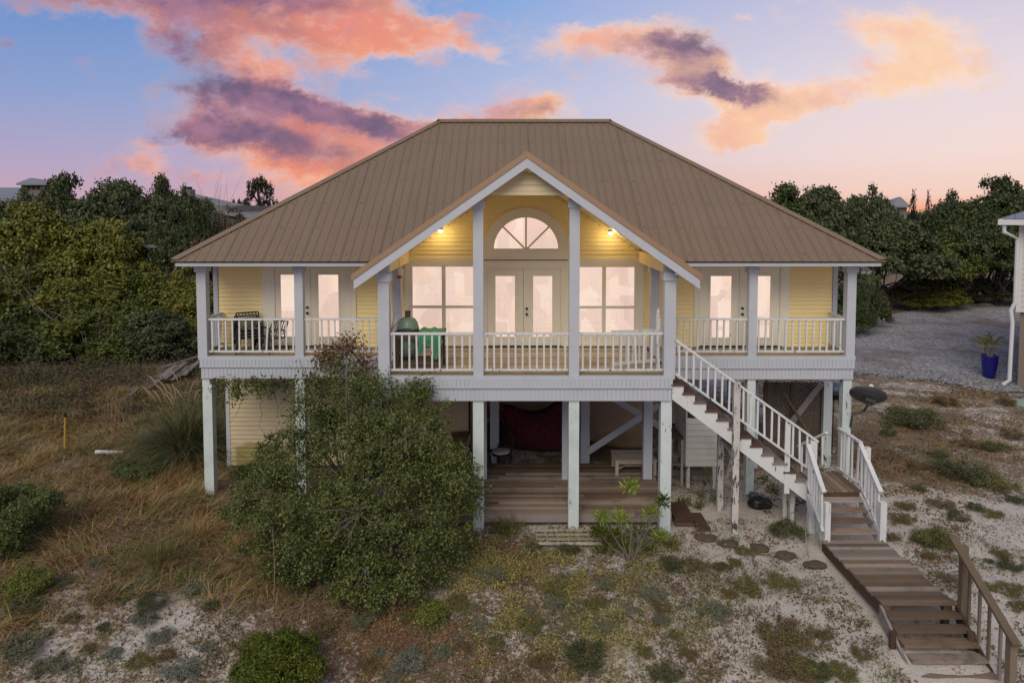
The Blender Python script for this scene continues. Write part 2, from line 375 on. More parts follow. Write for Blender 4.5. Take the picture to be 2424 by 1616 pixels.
# ------------------------------------------------------------------ mesh helpers
class MB:
    def __init__(s): s.v = []; s.f = []
    def add(s, vs, fs):
        o = len(s.v); s.v.extend([tuple(p) for p in vs]); s.f.extend([tuple(i + o for i in f) for f in fs]); return s
    def box(s, x0, x1, y0, y1, z0, z1):
        return s.add([(x0, y0, z0), (x1, y0, z0), (x1, y1, z0), (x0, y1, z0), (x0, y0, z1), (x1, y0, z1), (x1, y1, z1), (x0, y1, z1)],
                     [(0, 3, 2, 1), (4, 5, 6, 7), (0, 1, 5, 4), (1, 2, 6, 5), (2, 3, 7, 6), (3, 0, 4, 7)])
    def bar(s, p, q, w, h, up=(0, 0, 1)):
        p, q = Vector(p), Vector(q); d = (q - p).normalized(); up = Vector(up)
        if abs(d.dot(up)) > .98: up = Vector((0, 1, 0))
        a = d.cross(up).normalized() * (w / 2); b = a.cross(d).normalized() * (h / 2)
        vs = [p - a - b, p + a - b, p + a + b, p - a + b, q - a - b, q + a - b, q + a + b, q - a + b]
        return s.add(vs, [(0, 1, 2, 3), (7, 6, 5, 4), (0, 4, 5, 1), (1, 5, 6, 2), (2, 6, 7, 3), (3, 7, 4, 0)])
    def tube(s, pts, rad, n=6, cap=True):
        pts = [Vector(p) for p in pts]
        if not isinstance(rad, (list, tuple)): rad = [rad] * len(pts)
        o = len(s.v); prev = None
        for i, p in enumerate(pts):
            d = (pts[min(i + 1, len(pts) - 1)] - pts[max(i - 1, 0)])
            d = d.normalized() if d.length > 1e-9 else Vector((0, 0, 1))
            if prev is None:
                a = d.orthogonal().normalized()
            else:
                a = (prev - d * prev.dot(d)); a = a.normalized() if a.length > 1e-6 else d.orthogonal().normalized()
            prev = a; b = d.cross(a)
            for k in range(n):
                t = 2 * math.pi * k / n
                s.v.append(tuple(p + (a * math.cos(t) + b * math.sin(t)) * rad[i]))
        for i in range(len(pts) - 1):
            for k in range(n):
                s.f.append((o + i * n + k, o + i * n + (k + 1) % n, o + (i + 1) * n + (k + 1) % n, o + (i + 1) * n + k))
        if cap:
            s.f.append(tuple(o + k for k in range(n - 1, -1, -1))); e = o + (len(pts) - 1) * n
            s.f.append(tuple(e + k for k in range(n)))
        return s
    def prism_y(s, poly, y0, y1):
        """poly: list of (x, z), extruded from y0 to y1."""
        n = len(poly); vs = [(x, y0, z) for x, z in poly] + [(x, y1, z) for x, z in poly]
        fs = [tuple(range(n)), tuple(range(2 * n - 1, n - 1, -1))] + [((i + 1) % n, i, n + i, n + (i + 1) % n) for i in range(n)]
        return s.add(vs, fs)
    def prism_x(s, poly, x0, x1):
        n = len(poly); vs = [(x0, y, z) for y, z in poly] + [(x1, y, z) for y, z in poly]
        fs = [tuple(range(n)), tuple(range(2 * n - 1, n - 1, -1))] + [((i + 1) % n, i, n + i, n + (i + 1) % n) for i in range(n)]
        return s.add(vs, fs)
    def lathe(s, prof, c=(0, 0, 0), n=16):
        o = len(s.v)
        for r, z in prof:
            for k in range(n):
                t = 2 * math.pi * k / n
                s.v.append((c[0] + r * math.cos(t), c[1] + r * math.sin(t), c[2] + z))
        for i in range(len(prof) - 1):
            for k in range(n):
                s.f.append((o + i * n + k, o + i * n + (k + 1) % n, o + (i + 1) * n + (k + 1) % n, o + (i + 1) * n + k))
        s.f.append(tuple(o + k for k in range(n - 1, -1, -1))); e = o + (len(prof) - 1) * n
        s.f.append(tuple(e + k for k in range(n)))
        return s
    def mesh(s, name, mat, smooth=False):
        me = bpy.data.meshes.new(name); me.from_pydata(s.v, [], s.f)
        bm = bmesh.new(); bm.from_mesh(me); bmesh.ops.recalc_face_normals(bm, faces=bm.faces); bm.to_mesh(me); bm.free()
        me.materials.append(mat)
        if smooth: me.polygons.foreach_set('use_smooth', [True] * len(me.polygons))
        return me

def link(name, me, parent=None, loc=None, kind=None, label=None):
    o = bpy.data.objects.new(name, me); COL.objects.link(o)
    if parent is not None:
        o.parent = parent
        wl = Vector((0, 0, 0)); p = parent
        o.matrix_parent_inverse = Matrix.Translation(-WORLD[p.name])
    WORLD[o.name] = Vector(loc) if loc is not None else Vector((0, 0, 0))
    if loc is not None: o.location = loc
    if kind: o['kind'] = kind
    if label: o['label'] = label
    return o
WORLD = {}
def part(name, mb, mat, parent, smooth=False, **kw):
    """A mesh of its own (vertices in world space) under its thing or part."""
    return link(name, mb.mesh(name, M[mat] if isinstance(mat, str) else mat, smooth), parent, **kw)
def tag(o, label=None, cat=None, group=None, kind=None):
    if label: o['label'] = label
    if cat: o['category'] = cat
    if group: o['group'] = group
    if kind: o['kind'] = kind
    return o
def thing(name, label, cat, loc=(0, 0, 0), group=None):
    o = bpy.data.objects.new(name, None); COL.objects.link(o); o.location = loc; o.empty_display_size = .2
    WORLD[o.name] = Vector(loc)
    return tag(o, label, cat, group)
def one(name, mb, mat, label, cat, group=None, smooth=False):
    return tag(part(name, mb, mat, None, smooth), label, cat, group)
def np_mesh(name, V, Fc, mat):
    V = np.asarray(V, dtype=np.float32); Fc = np.asarray(Fc, dtype=np.int32)
    me = bpy.data.meshes.new(name); k = Fc.shape[1]
    me.vertices.add(len(V)); me.vertices.foreach_set('co', V.ravel())
    me.loops.add(Fc.size); me.loops.foreach_set('vertex_index', Fc.ravel())
    me.polygons.add(len(Fc)); me.polygons.foreach_set('loop_start', np.arange(0, Fc.size, k, dtype=np.int32))
    me.polygons.foreach_set('loop_total', np.full(len(Fc), k, dtype=np.int32))
    me.update(calc_edges=True); me.validate()
    me.materials.append(mat)
    return me

# value noise for terrain and planting
def _h(i, j, s):
    n = (i * 374761393 + j * 668265263 + s * 974634777) & 0x7fffffff
    n = ((n ^ (n >> 13)) * 1274126177) & 0x7fffffff
    return ((n ^ (n >> 16)) & 0xffff) / 65535.0
def vnoise(x, y, s=0):
    x = np.asarray(x, dtype=np.float64); y = np.asarray(y, dtype=np.float64)
    i = np.floor(x).astype(np.int64); j = np.floor(y).astype(np.int64); fx = x - i; fy = y - j
    fx = fx * fx * (3 - 2 * fx); fy = fy * fy * (3 - 2 * fy)
    return (_h(i, j, s) * (1 - fx) + _h(i + 1, j, s) * fx) * (1 - fy) + (_h(i, j + 1, s) * (1 - fx) + _h(i + 1, j + 1, s) * fx) * fy
def fbm(x, y, s=0, o=4):
    t = 0; a = .5; n = 0
    for k in range(o):
        t = t + a * vnoise(x, y, s + k); n += a; x = np.asarray(x) * 2.03; y = np.asarray(y) * 2.03; a *= .5
    return t / n
def sst(x, a, b):
    t = np.clip((np.asarray(x, dtype=np.float64) - a) / (b - a), 0, 1); return t * t * (3 - 2 * t)

# ------------------------------------------------------------------ ground
def height(x, y):
    x = np.asarray(x, dtype=np.float64); y = np.asarray(y, dtype=np.float64)
    near = sst(y, 13.0, 9.5)
    h = -0.62 * near + (fbm(x * .45, y * .45, 3) - .5) * .30 * sst(np.abs(x - .3) + np.abs(y - 22) * .8, 8, 12) + (fbm(x * 2.2, y * 2.2, 9) - .5) * .07
    h = h + .5 * sst(x, -9, -16) * sst(y, 15, 24) * fbm(x * .2, y * .2, 5) 
    h = h * (1 - .8 * sst(np.abs(x - .4), 9.2, 7.8) * sst(y, 14.6, 15.4) * sst(y, 29, 27))
    return h
def ground_at(u, v):
    z = 0.0
    for _ in range(6):
        p = on_z(u, v, z); z = float(height(p.x, p.y))
    return Vector((p.x, p.y, z))
def cover_maps(x, y):
    """How much of the ground is grassed, leaf-littered, greened; 0..1 each."""
    n1 = fbm(x * .55, y * .55, 21); n2 = fbm(x * 1.4, y * 1.4, 31)
    grass = sst(x + (n1 - .5) * 2.4 + .25 * (y - 14), -3.2, -4.6) * sst(y + (n1 - .5) * 2.0, 11.9, 13.2)
    grass = np.maximum(grass, .75 * sst(x, -7.5, -9) * sst(y, 10.5, 12))
    red = np.exp(-(((x + 1.9) / 1.7) ** 2 + ((y - 12.0) / 1.2) ** 2))
    red = np.maximum(red, .8 * np.exp(-(((x + .1) / .8) ** 2 + ((y - 14.0) / 1.0) ** 2)))
    green = np.exp(-(((x - .9) / 1.9) ** 2 + ((y - 13.0) / 1.7) ** 2))
    under = sst(np.abs(x - .35), 8.3, 7.6) * sst(y, 16.3, 17.6) * sst(y, 28, 27)
    back = sst(x, 8.5, 10) * sst(y, 17, 19)
    return grass, red, green, under, back, n1, n2
def build_ground():
    def axis(lo, a, b, hi, st):
        mid = np.arange(a, b, st)
        def grow(x0, x1, s):
            r = []; x = x0
            while abs(x - x0) < abs(x1 - x0):
                s_ = st * (1 + abs(x - x0) * .35); x += s_ * s; r.append(x)
            return r
        return np.array(grow(a, lo, -1)[::-1] + list(mid) + grow(b, hi, 1))
    xs = axis(-900, -13, 15, 900, .11); ys = axis(-60, 9, 27, 1600, .11)
    Xg, Yg = np.meshgrid(xs, ys); Zg = height(Xg, Yg)
    V = np.stack([Xg.ravel(), Yg.ravel(), Zg.ravel()], 1)
    nx, ny = len(xs), len(ys)
    i = np.arange(nx - 1)[None, :] + np.arange(ny - 1)[:, None] * nx
    Fc = np.stack([i, i + 1, i + 1 + nx, i + nx], -1).reshape(-1, 4)
    m, nb, b = new_mat('dune_sand_and_soil'); p = wpos(nb)
    at_ = nb.node('ShaderNodeAttribute', attribute_name='soil').outputs['Fac']
    fine = nb.noise(p, 12, 9, .72); mid = nb.noise(p, 2.2, 6, .62); spk = nb.noise(p, 55, 3, .6)
    k = nb.m('ADD', at_, nb.m('ADD', nb.m('MULTIPLY', nb.m('SUBTRACT', fine, .5), 1.9), nb.m('MULTIPLY', nb.m('SUBTRACT', mid, .5), 1.0)))
    k = nb.step(k, .38, .62)
    sand = nb.mix(nb.noise(p, 3, 4), (.46, .415, .365), (.62, .575, .525))
    sand = nb.mix(nb.m('MULTIPLY', nb.step(spk, .52, .62), .55), sand, (.22, .18, .15))
    soil = nb.mix(nb.noise(p, 6, 5), (.085, .062, .04), (.23, .17, .11))
    soil = nb.mix(nb.m('MULTIPLY', nb.step(nb.noise(p, 30, 4), .48, .62), .7), soil, (.30, .235, .17))
    red = nb.node('ShaderNodeAttribute', attribute_name='redness').outputs['Fac']
    soil = nb.mix(nb.m('MULTIPLY', red, .6), soil, (.13, .06, .038))
    nb.put(b.inputs['Base Color'], nb.mix(k, sand, soil)); b.inputs['Roughness'].default_value = .95; b.inputs['Specular IOR Level'].default_value = .1
    bump(nb, b, nb.m('ADD', fine, nb.m('MULTIPLY', spk, .5)), .05, .7)
    me = np_mesh('ground', V, Fc, m)
    g, r, gr, un, bk, n1, n2 = cover_maps(Xg.ravel(), Yg.ravel())
    soil = .36 + .5 * g + .30 * r + .14 * gr + .2 * un + (n1 - .5) * .8 + .30 * bk + .10 * sst(V[:, 0], 1.5, -1.5) * sst(V[:, 1], 13.2, 12)
    soil = soil - .18 * sst(V[:, 0], 2.2, 4.2) * sst(V[:, 1], 17.5, 16.5) + .35 * sst(np.abs(V[:, 0]), 24, 30) + .3 * sst(V[:, 1], 30, 40)
    for nm, arr in (('soil', soil), ('redness', np.clip(r + .5 * g * n2, 0, 1))):
        a = me.attributes.new(nm, 'FLOAT', 'POINT'); a.data.foreach_set('value', np.clip(arr, 0, 1.3).astype(np.float32))
    me.polygons.foreach_set('use_smooth', [True] * len(me.polygons))
    tag(link('ground', me), kind='structure')
build_ground()
def build_drive():
    near = [(1990, 876), (2040, 884), (2120, 892), (2180, 900), (2250, 912), (2330, 922), (2424, 930), (2560, 945)]
    farr = [(1990, 800), (2040, 782), (2090, 756), (2150, 738), (2220, 727), (2330, 722), (2424, 722), (2560, 724)]
    V = []; n = 60; rows = 40
    for k in range(n + 1):
        t = k / n * (len(near) - 1); i = min(int(t), len(near) - 2); f = t - i
        a = on_z(near[i][0] * (1 - f) + near[i + 1][0] * f, near[i][1] * (1 - f) + near[i + 1][1] * f, 0)
        c = on_z(farr[i][0] * (1 - f) + farr[i + 1][0] * f, farr[i][1] * (1 - f) + farr[i + 1][1] * f, 0)
        for j in range(rows + 1):
            q = a.lerp(c, (j / rows) ** 1.5); wob = .25 * (fbm(q.x * .7, q.y * .7, 50) - .5) if j in (0,) else 0
            V.append((q.x, q.y + wob * 2, 0))
    V = np.array(V); V[:, 2] = height(V[:, 0], V[:, 1]) + .045 + .05 * sst(V[:, 1], 29, 34)
    m, nb, b = new_mat('grey_gravel'); p = wpos(nb)
    vo = nb.node('ShaderNodeTexVoronoi'); nb.put(vo.inputs['Vector'], p); vo.inputs['Scale'].default_value = 11
    c = nb.mix(nb.sep(vo.outputs['Color'])[0], (.13, .13, .14), (.42, .41, .42))
    c = nb.mix(nb.m('MULTIPLY', nb.step(nb.noise(p, .22, 6, .65), .46, .62), .75), c, (.15, .105, .08))
    nb.put(b.inputs['Base Color'], c); b.inputs['Roughness'].default_value = .9
    bump(nb, b, vo.outputs['Distance'], .08, .8)
    i = np.arange(rows)[None, :] + np.arange(n)[:, None] * (rows + 1)
    Fc = np.stack([i, i + rows + 1, i + rows + 2, i + 1], -1).reshape(-1, 4)
    tag(link('gravel_drive', np_mesh('gravel_drive', V, Fc, m)), kind='structure')
    # loose stones on it
    P = V[RNG.integers(0, len(V), 9000)] + RNG.normal(0, .35, (9000, 3)) * (1, 1, 0)
    P = P[P[:, 1] < 38]; P[:, 2] = height(P[:, 0], P[:, 1]) + .06
    s = RNG.uniform(.025, .07, len(P))[:, None]
    T = np.array([(1, 0, -.3), (-.5, .87, -.3), (-.5, -.87, -.3), (0, 0, .7)])
    VV = (P[:, None, :] + T[None] * s[:, None, :] * RNG.uniform(.6, 1.2, (len(P), 4, 1))).reshape(-1, 3)
    base = np.arange(len(P))[:, None] * 4
    FF = np.concatenate([base + a for a in ([[0, 1, 3]], [[1, 2, 3]], [[2, 0, 3]])], 0)
    tag(link('gravel', np_mesh('gravel', VV, FF, leafmat('gravel_stones', [(.09, .09, .10), (.2, .2, .21), (.36, .35, .35)], .9, .1))), 'loose grey gravel stones on the neighbour drive', kind='stuff')
build_drive()

# ------------------------------------------------------------------ house
YF, YP, YW, YG = 15.37, 17.40, 18.60, 15.07
ZD = 3.46                                            # deck level
house = thing('beach_house', 'raised yellow beach house with tan metal hip roof and front gable', 'house', (.38, 18.6, 0))
MESHES = {}
def board(name, x0, x1, y, z0, z1, parent, mat):
    """A lap siding board proud of the wall; alike boards share one mesh."""
    L, h = round(x1 - x0, 3), round(z1 - z0, 3)
    key = (name, L, h, mat)
    if key not in MESHES:
        mb = MB().prism_x([(0.002, h), (-.004, h), (-.029, .006), (-.020, 0), (0.002, 0)], 0, L)
        MESHES[key] = mb.mesh(name, M[mat])
    return link(name, MESHES[key], parent, loc=(x0, y, z0))
def siding(wall, y, z0, z1, spans, mat, dz=.107):
    """spans(z) gives the x intervals that are boarded at height z."""
    n = max(1, round((z1 - z0) / dz)); h = (z1 - z0) / n
    for i in range(n):
        za = z0 + i * h
        for a, b in spans(za + h / 2):
            if b - a > .05: board('siding_board', a, b, y, za, za + h, wall, mat)

XWL, XWR = -7.77, 8.47
GX, GZ0, GS = .31, 7.98, .665                       # gable centre, ceiling apex, ceiling slope
ceil_z = lambda x: GZ0 - GS * abs(x - GX)
def xw(u): return X_(u, YW)
def zw(v): return Z_(v, YW)
# wall core behind the boards
mb = MB()
mb.box(XWL, XWR, YW + .03, YW + .15, 2.95, 5.95)
mb.prism_y([(GX - 3.05, 5.95), (GX + 3.05, 5.95), (GX, 7.98)], YW + .03, YW + .15)
wall = part('wall', mb, 'gap', house)
mb = MB(); mb.box(XWL, XWL + .12, YW + .16, 28.2, 2.95, 5.9); left_w = part('wall', mb, 'siding', house)
mb = MB(); mb.box(XWR - .12, XWR, YW + .16, 28.2, 2.95, 5.9); part('wall', mb, 'siding', house)
mb = MB(); mb.box(XWL + .13, XWR - .13, 28.08, 28.2, 2.95, 5.9); part('wall', mb, 'siding', house)
openings = [(xw(622), xw(843)), (xw(960), xw(1148)), (xw(1148), xw(1344)), (xw(1336), xw(1523)), (xw(1643), xw(1867))]
ARC_C, ARC_Z, ARC_R = (xw(1146) + xw(1344)) / 2, zw(609), (xw(1344) - xw(1146)) / 2
def spans_low(z):
    cuts = [(xw(622), xw(843)), (xw(1643), xw(1867))]
    if z > zw(818): cuts += [(xw(960), xw(1523))] if z > zw(816) else [(xw(1146), xw(1344))]
    if z <= zw(818): cuts += [(xw(1146), xw(1344))]
    cuts.sort(); out = []; x = XWL + .13
    for a, b in cuts:
        out.append((x, a)); x = b
    out.append((x, XWR - .13)); return out
siding(wall, YW + .03, ZD, 5.76, spans_low, 'siding')
def spans_gable(z):
    hw = (GZ0 - z) / GS - .02
    a, b = GX - min(hw, 3.0), GX + min(hw, 3.0)
    r = ARC_R
    if z < ARC_Z + r * 1.02:
        k = math.sqrt(max(0, r * r - max(0, z - ARC_Z) ** 2)) if z > ARC_Z else r
        return [(a, ARC_C - k + .03), (ARC_C + k - .03, b)] if k > .05 else [(a, b)]
    return [(a, b)]
siding(wall, YW + .03, 5.77, 7.9, spans_gable, 'siding')
# white corner boards and frieze
for x0 in (XWL, XWR - .12):
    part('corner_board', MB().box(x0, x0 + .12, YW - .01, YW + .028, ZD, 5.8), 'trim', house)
part('frieze_board', MB().box(GX - 2.98, xw(1146) - .01, YW - .012, YW + .02, zw(616), zw(611)), 'cream', house)
part('frieze_board', MB().box(xw(1344) + .01, GX + 2.98, YW - .012, YW + .02, zw(616), zw(611)), 'cream', house)

def window(x0, x1, z0, z1, vx, hz, fx0, fx1, fz0, fz1):
    """fx/fz: outer frame; x/z: glass; vx/hz: bar positions."""
    w = part('window', MB().box(x0, x1, YW + .010, YW + .022, z0, z1), 'pane', house)
    y0, y1 = YW - .035, YW + .028
    fr = MB().box(fx0, x0, y0, y1, fz0, fz1).box(x1, fx1, y0, y1, fz0, fz1).box(x0, x1, y0, y1, z1, fz1).box(x0, x1, y0, y1, fz0, z0)
    part('frame', fr, 'cream', w)
    part('sill', MB().box(fx0 - .03, fx1 + .03, YW - .075, YW - .037, fz0 - .03, fz0 + .02), 'cream', w)
    bw = xw(1055) - xw(1046)
    mu = MB().box(vx, vx + bw, YW - .02, YW + .008, z0, z1)
    for a, b in ((x0, vx), (vx + bw, x1)): mu.box(a, b, YW - .016, YW + .006, hz - .035, hz + .035)
    part('muntin', mu, 'cream', w)
window(xw(977), xw(1136), zw(790), zw(631), xw(1046), zw(726), xw(960), xw(1147), zw(815), zw(616.5))
window(xw(1352), xw(1501), zw(790), zw(632), xw(1425), zw(727), xw(1343.5), xw(1523), zw(815), zw(616.5))

def french_door(fl, fr_, vtop, seam, leaf, glasses, knob_u, v_glass, v_knob, head):
    """Frame with two glazed leaves, a knob and a deadbolt."""
    zb = ZD + .01
    x0, x1 = xw(fl), xw(fr_); a, s, c = xw(leaf[0]), xw(seam), xw(leaf[1]); zt = zw(vtop)
    fr = MB().box(x0, a - .004, YW - .04, YW + .028, zb, head).box(c + .004, x1, YW - .04, YW + .028, zb, head).box(a - .004, c + .004, YW - .04, YW + .028, zt + .004, head)
    fr.box(a - .05, a - .004, YW - .055, YW - .041, zb, zt + .05).box(c + .004, c + .05, YW - .055, YW - .041, zb, zt + .05).box(a - .004, c + .004, YW - .055, YW - .041, zt + .004, zt + .05)
    part('door_frame', fr, 'cream', house)
    part('threshold', MB().box(a - .05, c + .05, YW - .10, YW - .045, ZD + .001, ZD + .035), 'knob', house)
    for i, (l, r) in enumerate(((a, s - .004), (s + .004, c))):
        g0, g1 = xw(glasses[i][0]), xw(glasses[i][1]); zt_g, zb_g = zw(v_glass[0]), zw(v_glass[1])
        y0, y1 = YW - .022, YW + .02
        d = MB().box(l, g0, y0, y1, zb + .03, zt).box(g1, r, y0, y1, zb + .03, zt).box(g0, g1, y0, y1, zt_g, zt).box(g0, g1, y0, y1, zb + .03, zb_g)
        leafo = part('door', d, 'cream', house)
        m_ = .028
        bead = MB().box(g0 - m_, g0 + .012, y0 - .014, y0 - .001, zb_g - m_, zt_g + m_).box(g1 - .012, g1 + m_, y0 - .014, y0 - .001, zb_g - m_, zt_g + m_).box(g0 + .012, g1 - .012, y0 - .014, y0 - .001, zt_g - .012, zt_g + m_).box(g0 + .012, g1 - .012, y0 - .014, y0 - .001, zb_g - m_, zb_g + .012)
        part('glazing_bead', bead, 'cream', leafo)
        part('pane', MB().box(g0 + .001, g1 - .001, YW - .004, YW + .006, zb_g + .001, zt_g - .001), 'pane', leafo)
        if i == (0 if knob_u < seam else 1):
            for nm, v in (('deadbolt', v_knob[0]), ('door_knob', v_knob[1])):
                z = zw(v); k = MB(); x = xw(knob_u)
                k.tube([(x, YW - .024, z), (x, YW - .05, z), (x, YW - .085, z), (x, YW - .095, z)], [.034, .034, .032, .018] if nm == 'door_knob' else [.034, .034, .03, .02], 10)
                part(nm, k, 'knob', leafo)
french_door(622, 843, 634, 736, (652, 826), ((665, 694 + 22), (754, 803)), 728, (649, 797), (727, 740), 5.76)
french_door(1146, 1344, 635.5, 1239, (1154, 1327), ((1172, 1220), (1261, 1308)), 1247, (652, 797), (730, 743), zw(616.5))
french_door(1643, 1867, 634, 1749, (1660, 1845), ((1680, 1731), (1774, 1823)), 1757, (652, 799), (729, 743), 5.76)

def arch_window():
    c, zb = ARC_C, zw(609); ri, ro = xw(1321) - c - .0, ARC_R
    zg = zw(591)
    seg = 20
    pane_poly = [(c + ri * math.cos(math.pi * k / seg), zg + ri * math.sin(math.pi * k / seg)) for k in range(seg + 1)]
    w = part('arched_window', MB().prism_y(pane_poly, YW + .006, YW + .018), 'pane', house)
    fr = MB()
    for k in range(seg):
        t0, t1 = math.pi * k / seg, math.pi * (k + 1) / seg
        quad = [(c + ri * math.cos(t0), zg + ri * math.sin(t0)), (c + ro * math.cos(t0), zg + ro * math.sin(t0)), (c + ro * math.cos(t1), zg + ro * math.sin(t1)), (c + ri * math.cos(t1), zg + ri * math.sin(t1))]
        fr.prism_y(quad, YW - .045, YW + .028)
    fr.box(c - ro, c + ro, YW - .045, YW + .028, zb, zg - .001)
    part('frame', fr, 'cream', w)
    part('sill', MB().box(c - ro - .02, c + ro + .02, YW - .085, YW - .03, zw(614), zb - .002), 'cream', w)
    for t in (45, 90, 135):
        a = math.radians(t)
        part('muntin', MB().bar((c + .03 * math.cos(a), YW - .012, zg + .03 * math.sin(a)), (c + (ri + .02) * math.cos(a), YW - .012, zg + (ri + .02) * math.sin(a)), .045, .03, (0, 1, 0)), 'cream', w)
    part('bead', MB().box(c - ri - .01, c + ri + .01, YW - .03, YW + .004, zg + .001, zg + .03), 'cream', w)
arch_window()

# ---- main roof: four slopes of ribbed panels
RX, RHALF, RRUN, RY0, RZ0 = .385, 8.48, 5.80, 16.965, 5.815
RS = (9.80 - RZ0) / RRUN
roof = part('roof', MB().box(XWL + .05, XWR - .05, YW + .16, 28.0, 5.86, 5.94), 'gap', house)
nrm = math.sqrt(1 + RS * RS)
gxl, gxr, gzl, gza = X_(832, YG), X_(1662, YG), Z_(651, YG), Z_(359, YG)
gc = (gxl + gxr) / 2; gs = (gza - gzl) / ((gxr - gxl) / 2)
yv = lambda z: RY0 + (z - RZ0) / RS + .12               # where the main slope reaches height z
def valley(xw_):
    """How far up the front slope the gable roof covers it at x."""
    return max(0.0, (gza - gs * abs(xw_ - gc) - RZ0) / RS - .05)
def slope_panels(o, dx, dy, L, rib_off, screws, low=lambda x: 0.0):
    """o: eave corner; dx along the eave; dy inward. Ribs every 229 mm, a sheet every four ribs."""
    o, dx, dy = Vector(o), Vector(dx), Vector(dy)
    nv = Vector((-dy.x * RS, -dy.y * RS, 1)) / nrm
    dmax = lambda x: max(0.0, min(RRUN, x, L - x))
    P = lambda x, d, h=0: o + dx * x + dy * d + Vector((0, 0, RS * d)) + nv * h
    rib = .2286; x = rib_off - 4 * rib
    while x < L:
        a, b = max(0, x), min(L, x + 4 * rib)
        if b - a > .02:
            mb = MB()
            xs = sorted({a, b, *[t for t in (RRUN, L - RRUN, gc - o.x, gxl - o.x, gxr - o.x) if a < t < b]})
            for i in range(len(xs) - 1):
                p, q = xs[i], xs[i + 1]
                vs = [P(p, low(p)), P(q, low(q)), P(q, dmax(q)), P(p, dmax(p)), P(p, low(p), -.015), P(q, low(q), -.015)]
                mb.add(vs, [(0, 1, 2, 3), (4, 5, 1, 0)])
            for k in range(4):
                r = x + (k + .5) * rib
                for off, w0, w1, hh in ((0, .024, .010, .017),):
                    if r - w0 < 0 or r + w0 > L: continue
                    d = dmax(r)
                    if d < .05: continue
                    dl, dr = dmax(r - w0), dmax(r + w0)
                    vs = [P(r - w0, low(r - w0)), P(r - w1, low(r - w1), hh), P(r + w1, low(r + w1), hh), P(r + w0, low(r + w0)), P(r - w0, dl), P(r - w1, dmax(r - w1), hh), P(r + w1, dmax(r + w1), hh), P(r + w0, dr)]
                    mb.add(vs, [(0, 1, 5, 4), (1, 2, 6, 5), (2, 3, 7, 6), (3, 2, 1, 0)])
                if k == 3:                                   # sheet lap: a second lip beside the last rib
                    r2 = r + .043; d = dmax(r2)
                    if 0 < r2 + .01 < L and d > .1:
                        vs = [P(r2, low(r2), .001), P(r2, low(r2), .010), P(r2 + .008, low(r2 + .01), .001), P(r2, d, .001), P(r2, d, .010), P(r2 + .008, d, .001)]
                        mb.add(vs, [(0, 1, 4, 3), (1, 2, 5, 4)])
            me = bpy.data.meshes.new('roof_panel'); me.from_pydata([tuple(v) for v in mb.v], [], mb.f); me.materials.append(M['roof'])
            link('roof_panel', me, roof)
        x += 4 * rib
    if screws:
        sc = MB()
        for row in range(7):
            d0 = .22 + row * (RRUN - .40) / 6
            x = rib_off - 4 * rib; k = 0
            while x < L:
                for xx in (([x + .0, x + .036] if k % 4 == 0 else [x])):
                    if low(xx) < d0 < dmax(xx) - .12 and xx > 0:
                        c = P(xx, d0 + random.uniform(-.02, .02), .004); r = .017
                        sc.add([c + dx * r, c + dy * r, c - dx * r, c - dy * r, c + nv * .014], [(0, 1, 4), (1, 2, 4), (2, 3, 4), (3, 0, 4)])
                x += rib; k += 1
        me = bpy.data.meshes.new('roof_screws'); me.from_pydata([tuple(v) for v in sc.v], [], sc.f); me.materials.append(M['screw'])
        link('roof_screws', me, roof, kind='stuff')
XL, XR = RX - RHALF, RX + RHALF
slope_panels((XL, RY0, RZ0), (1, 0, 0), (0, 1, 0), 2 * RHALF, .45, True, lambda x: valley(XL + x))
slope_panels((XR, RY0, RZ0), (0, 1, 0), (-1, 0, 0), 2 * RRUN, .3, False)
slope_panels((XR, RY0 + 2 * RRUN, RZ0), (-1, 0, 0), (0, -1, 0), 2 * RHALF, .3, False)
slope_panels((XL, RY0 + 2 * RRUN, RZ0), (0, -1, 0), (1, 0, 0), 2 * RRUN, .3, False)
def cap(p, q, na, nb_, w=.15, h=.055):
    """Folded ridge or hip flashing between two slopes (wing directions na, nb_)."""
    p, q = Vector(p), Vector(q); na, nb_ = Vector(na) * w, Vector(nb_) * w; up = Vector((0, 0, h))
    mb = MB()
    for s in (0, 1):
        d = -.012 * s
        u = Vector((0, 0, h + d))
        vs = [p + na + u, p + u + Vector((0, 0, .02)), p + nb_ + u, q + na + u, q + u + Vector((0, 0, .02)), q + nb_ + u]
        mb.add(vs, [(0, 1, 4, 3), (1, 2, 5, 4)])
    return mb
ZR = RZ0 + RS * RRUN
rl, rr = Vector((XL + RRUN, RY0 + RRUN, ZR)), Vector((XR - RRUN, RY0 + RRUN, ZR))
def wing(dx, dy): v = Vector((dx, dy, -RS * (abs(dx) + abs(dy)))); return v.normalized()
part('ridge_cap', cap(rl + Vector((-.05, 0, 0)), rr + Vector((.05, 0, 0)), (0, -.82, -.57), (0, .82, -.57)), 'roof', roof)
for (cx, cy, rp, wa, wb) in ((XL, RY0, rl, Vector((1, 0, 0)), Vector((0, 1, 0))), (XR, RY0, rr, Vector((-1, 0, 0)), Vector((0, 1, 0))), (XL, RY0 + 2 * RRUN, rl, Vector((1, 0, 0)), Vector((0, -1, 0))), (XR, RY0 + 2 * RRUN, rr, Vector((-1, 0, 0)), Vector((0, -1, 0)))):
    c0 = Vector((cx, cy, RZ0))
    part('hip_cap', cap(c0, rp, wa, wb, .17, .045), 'roof', roof)
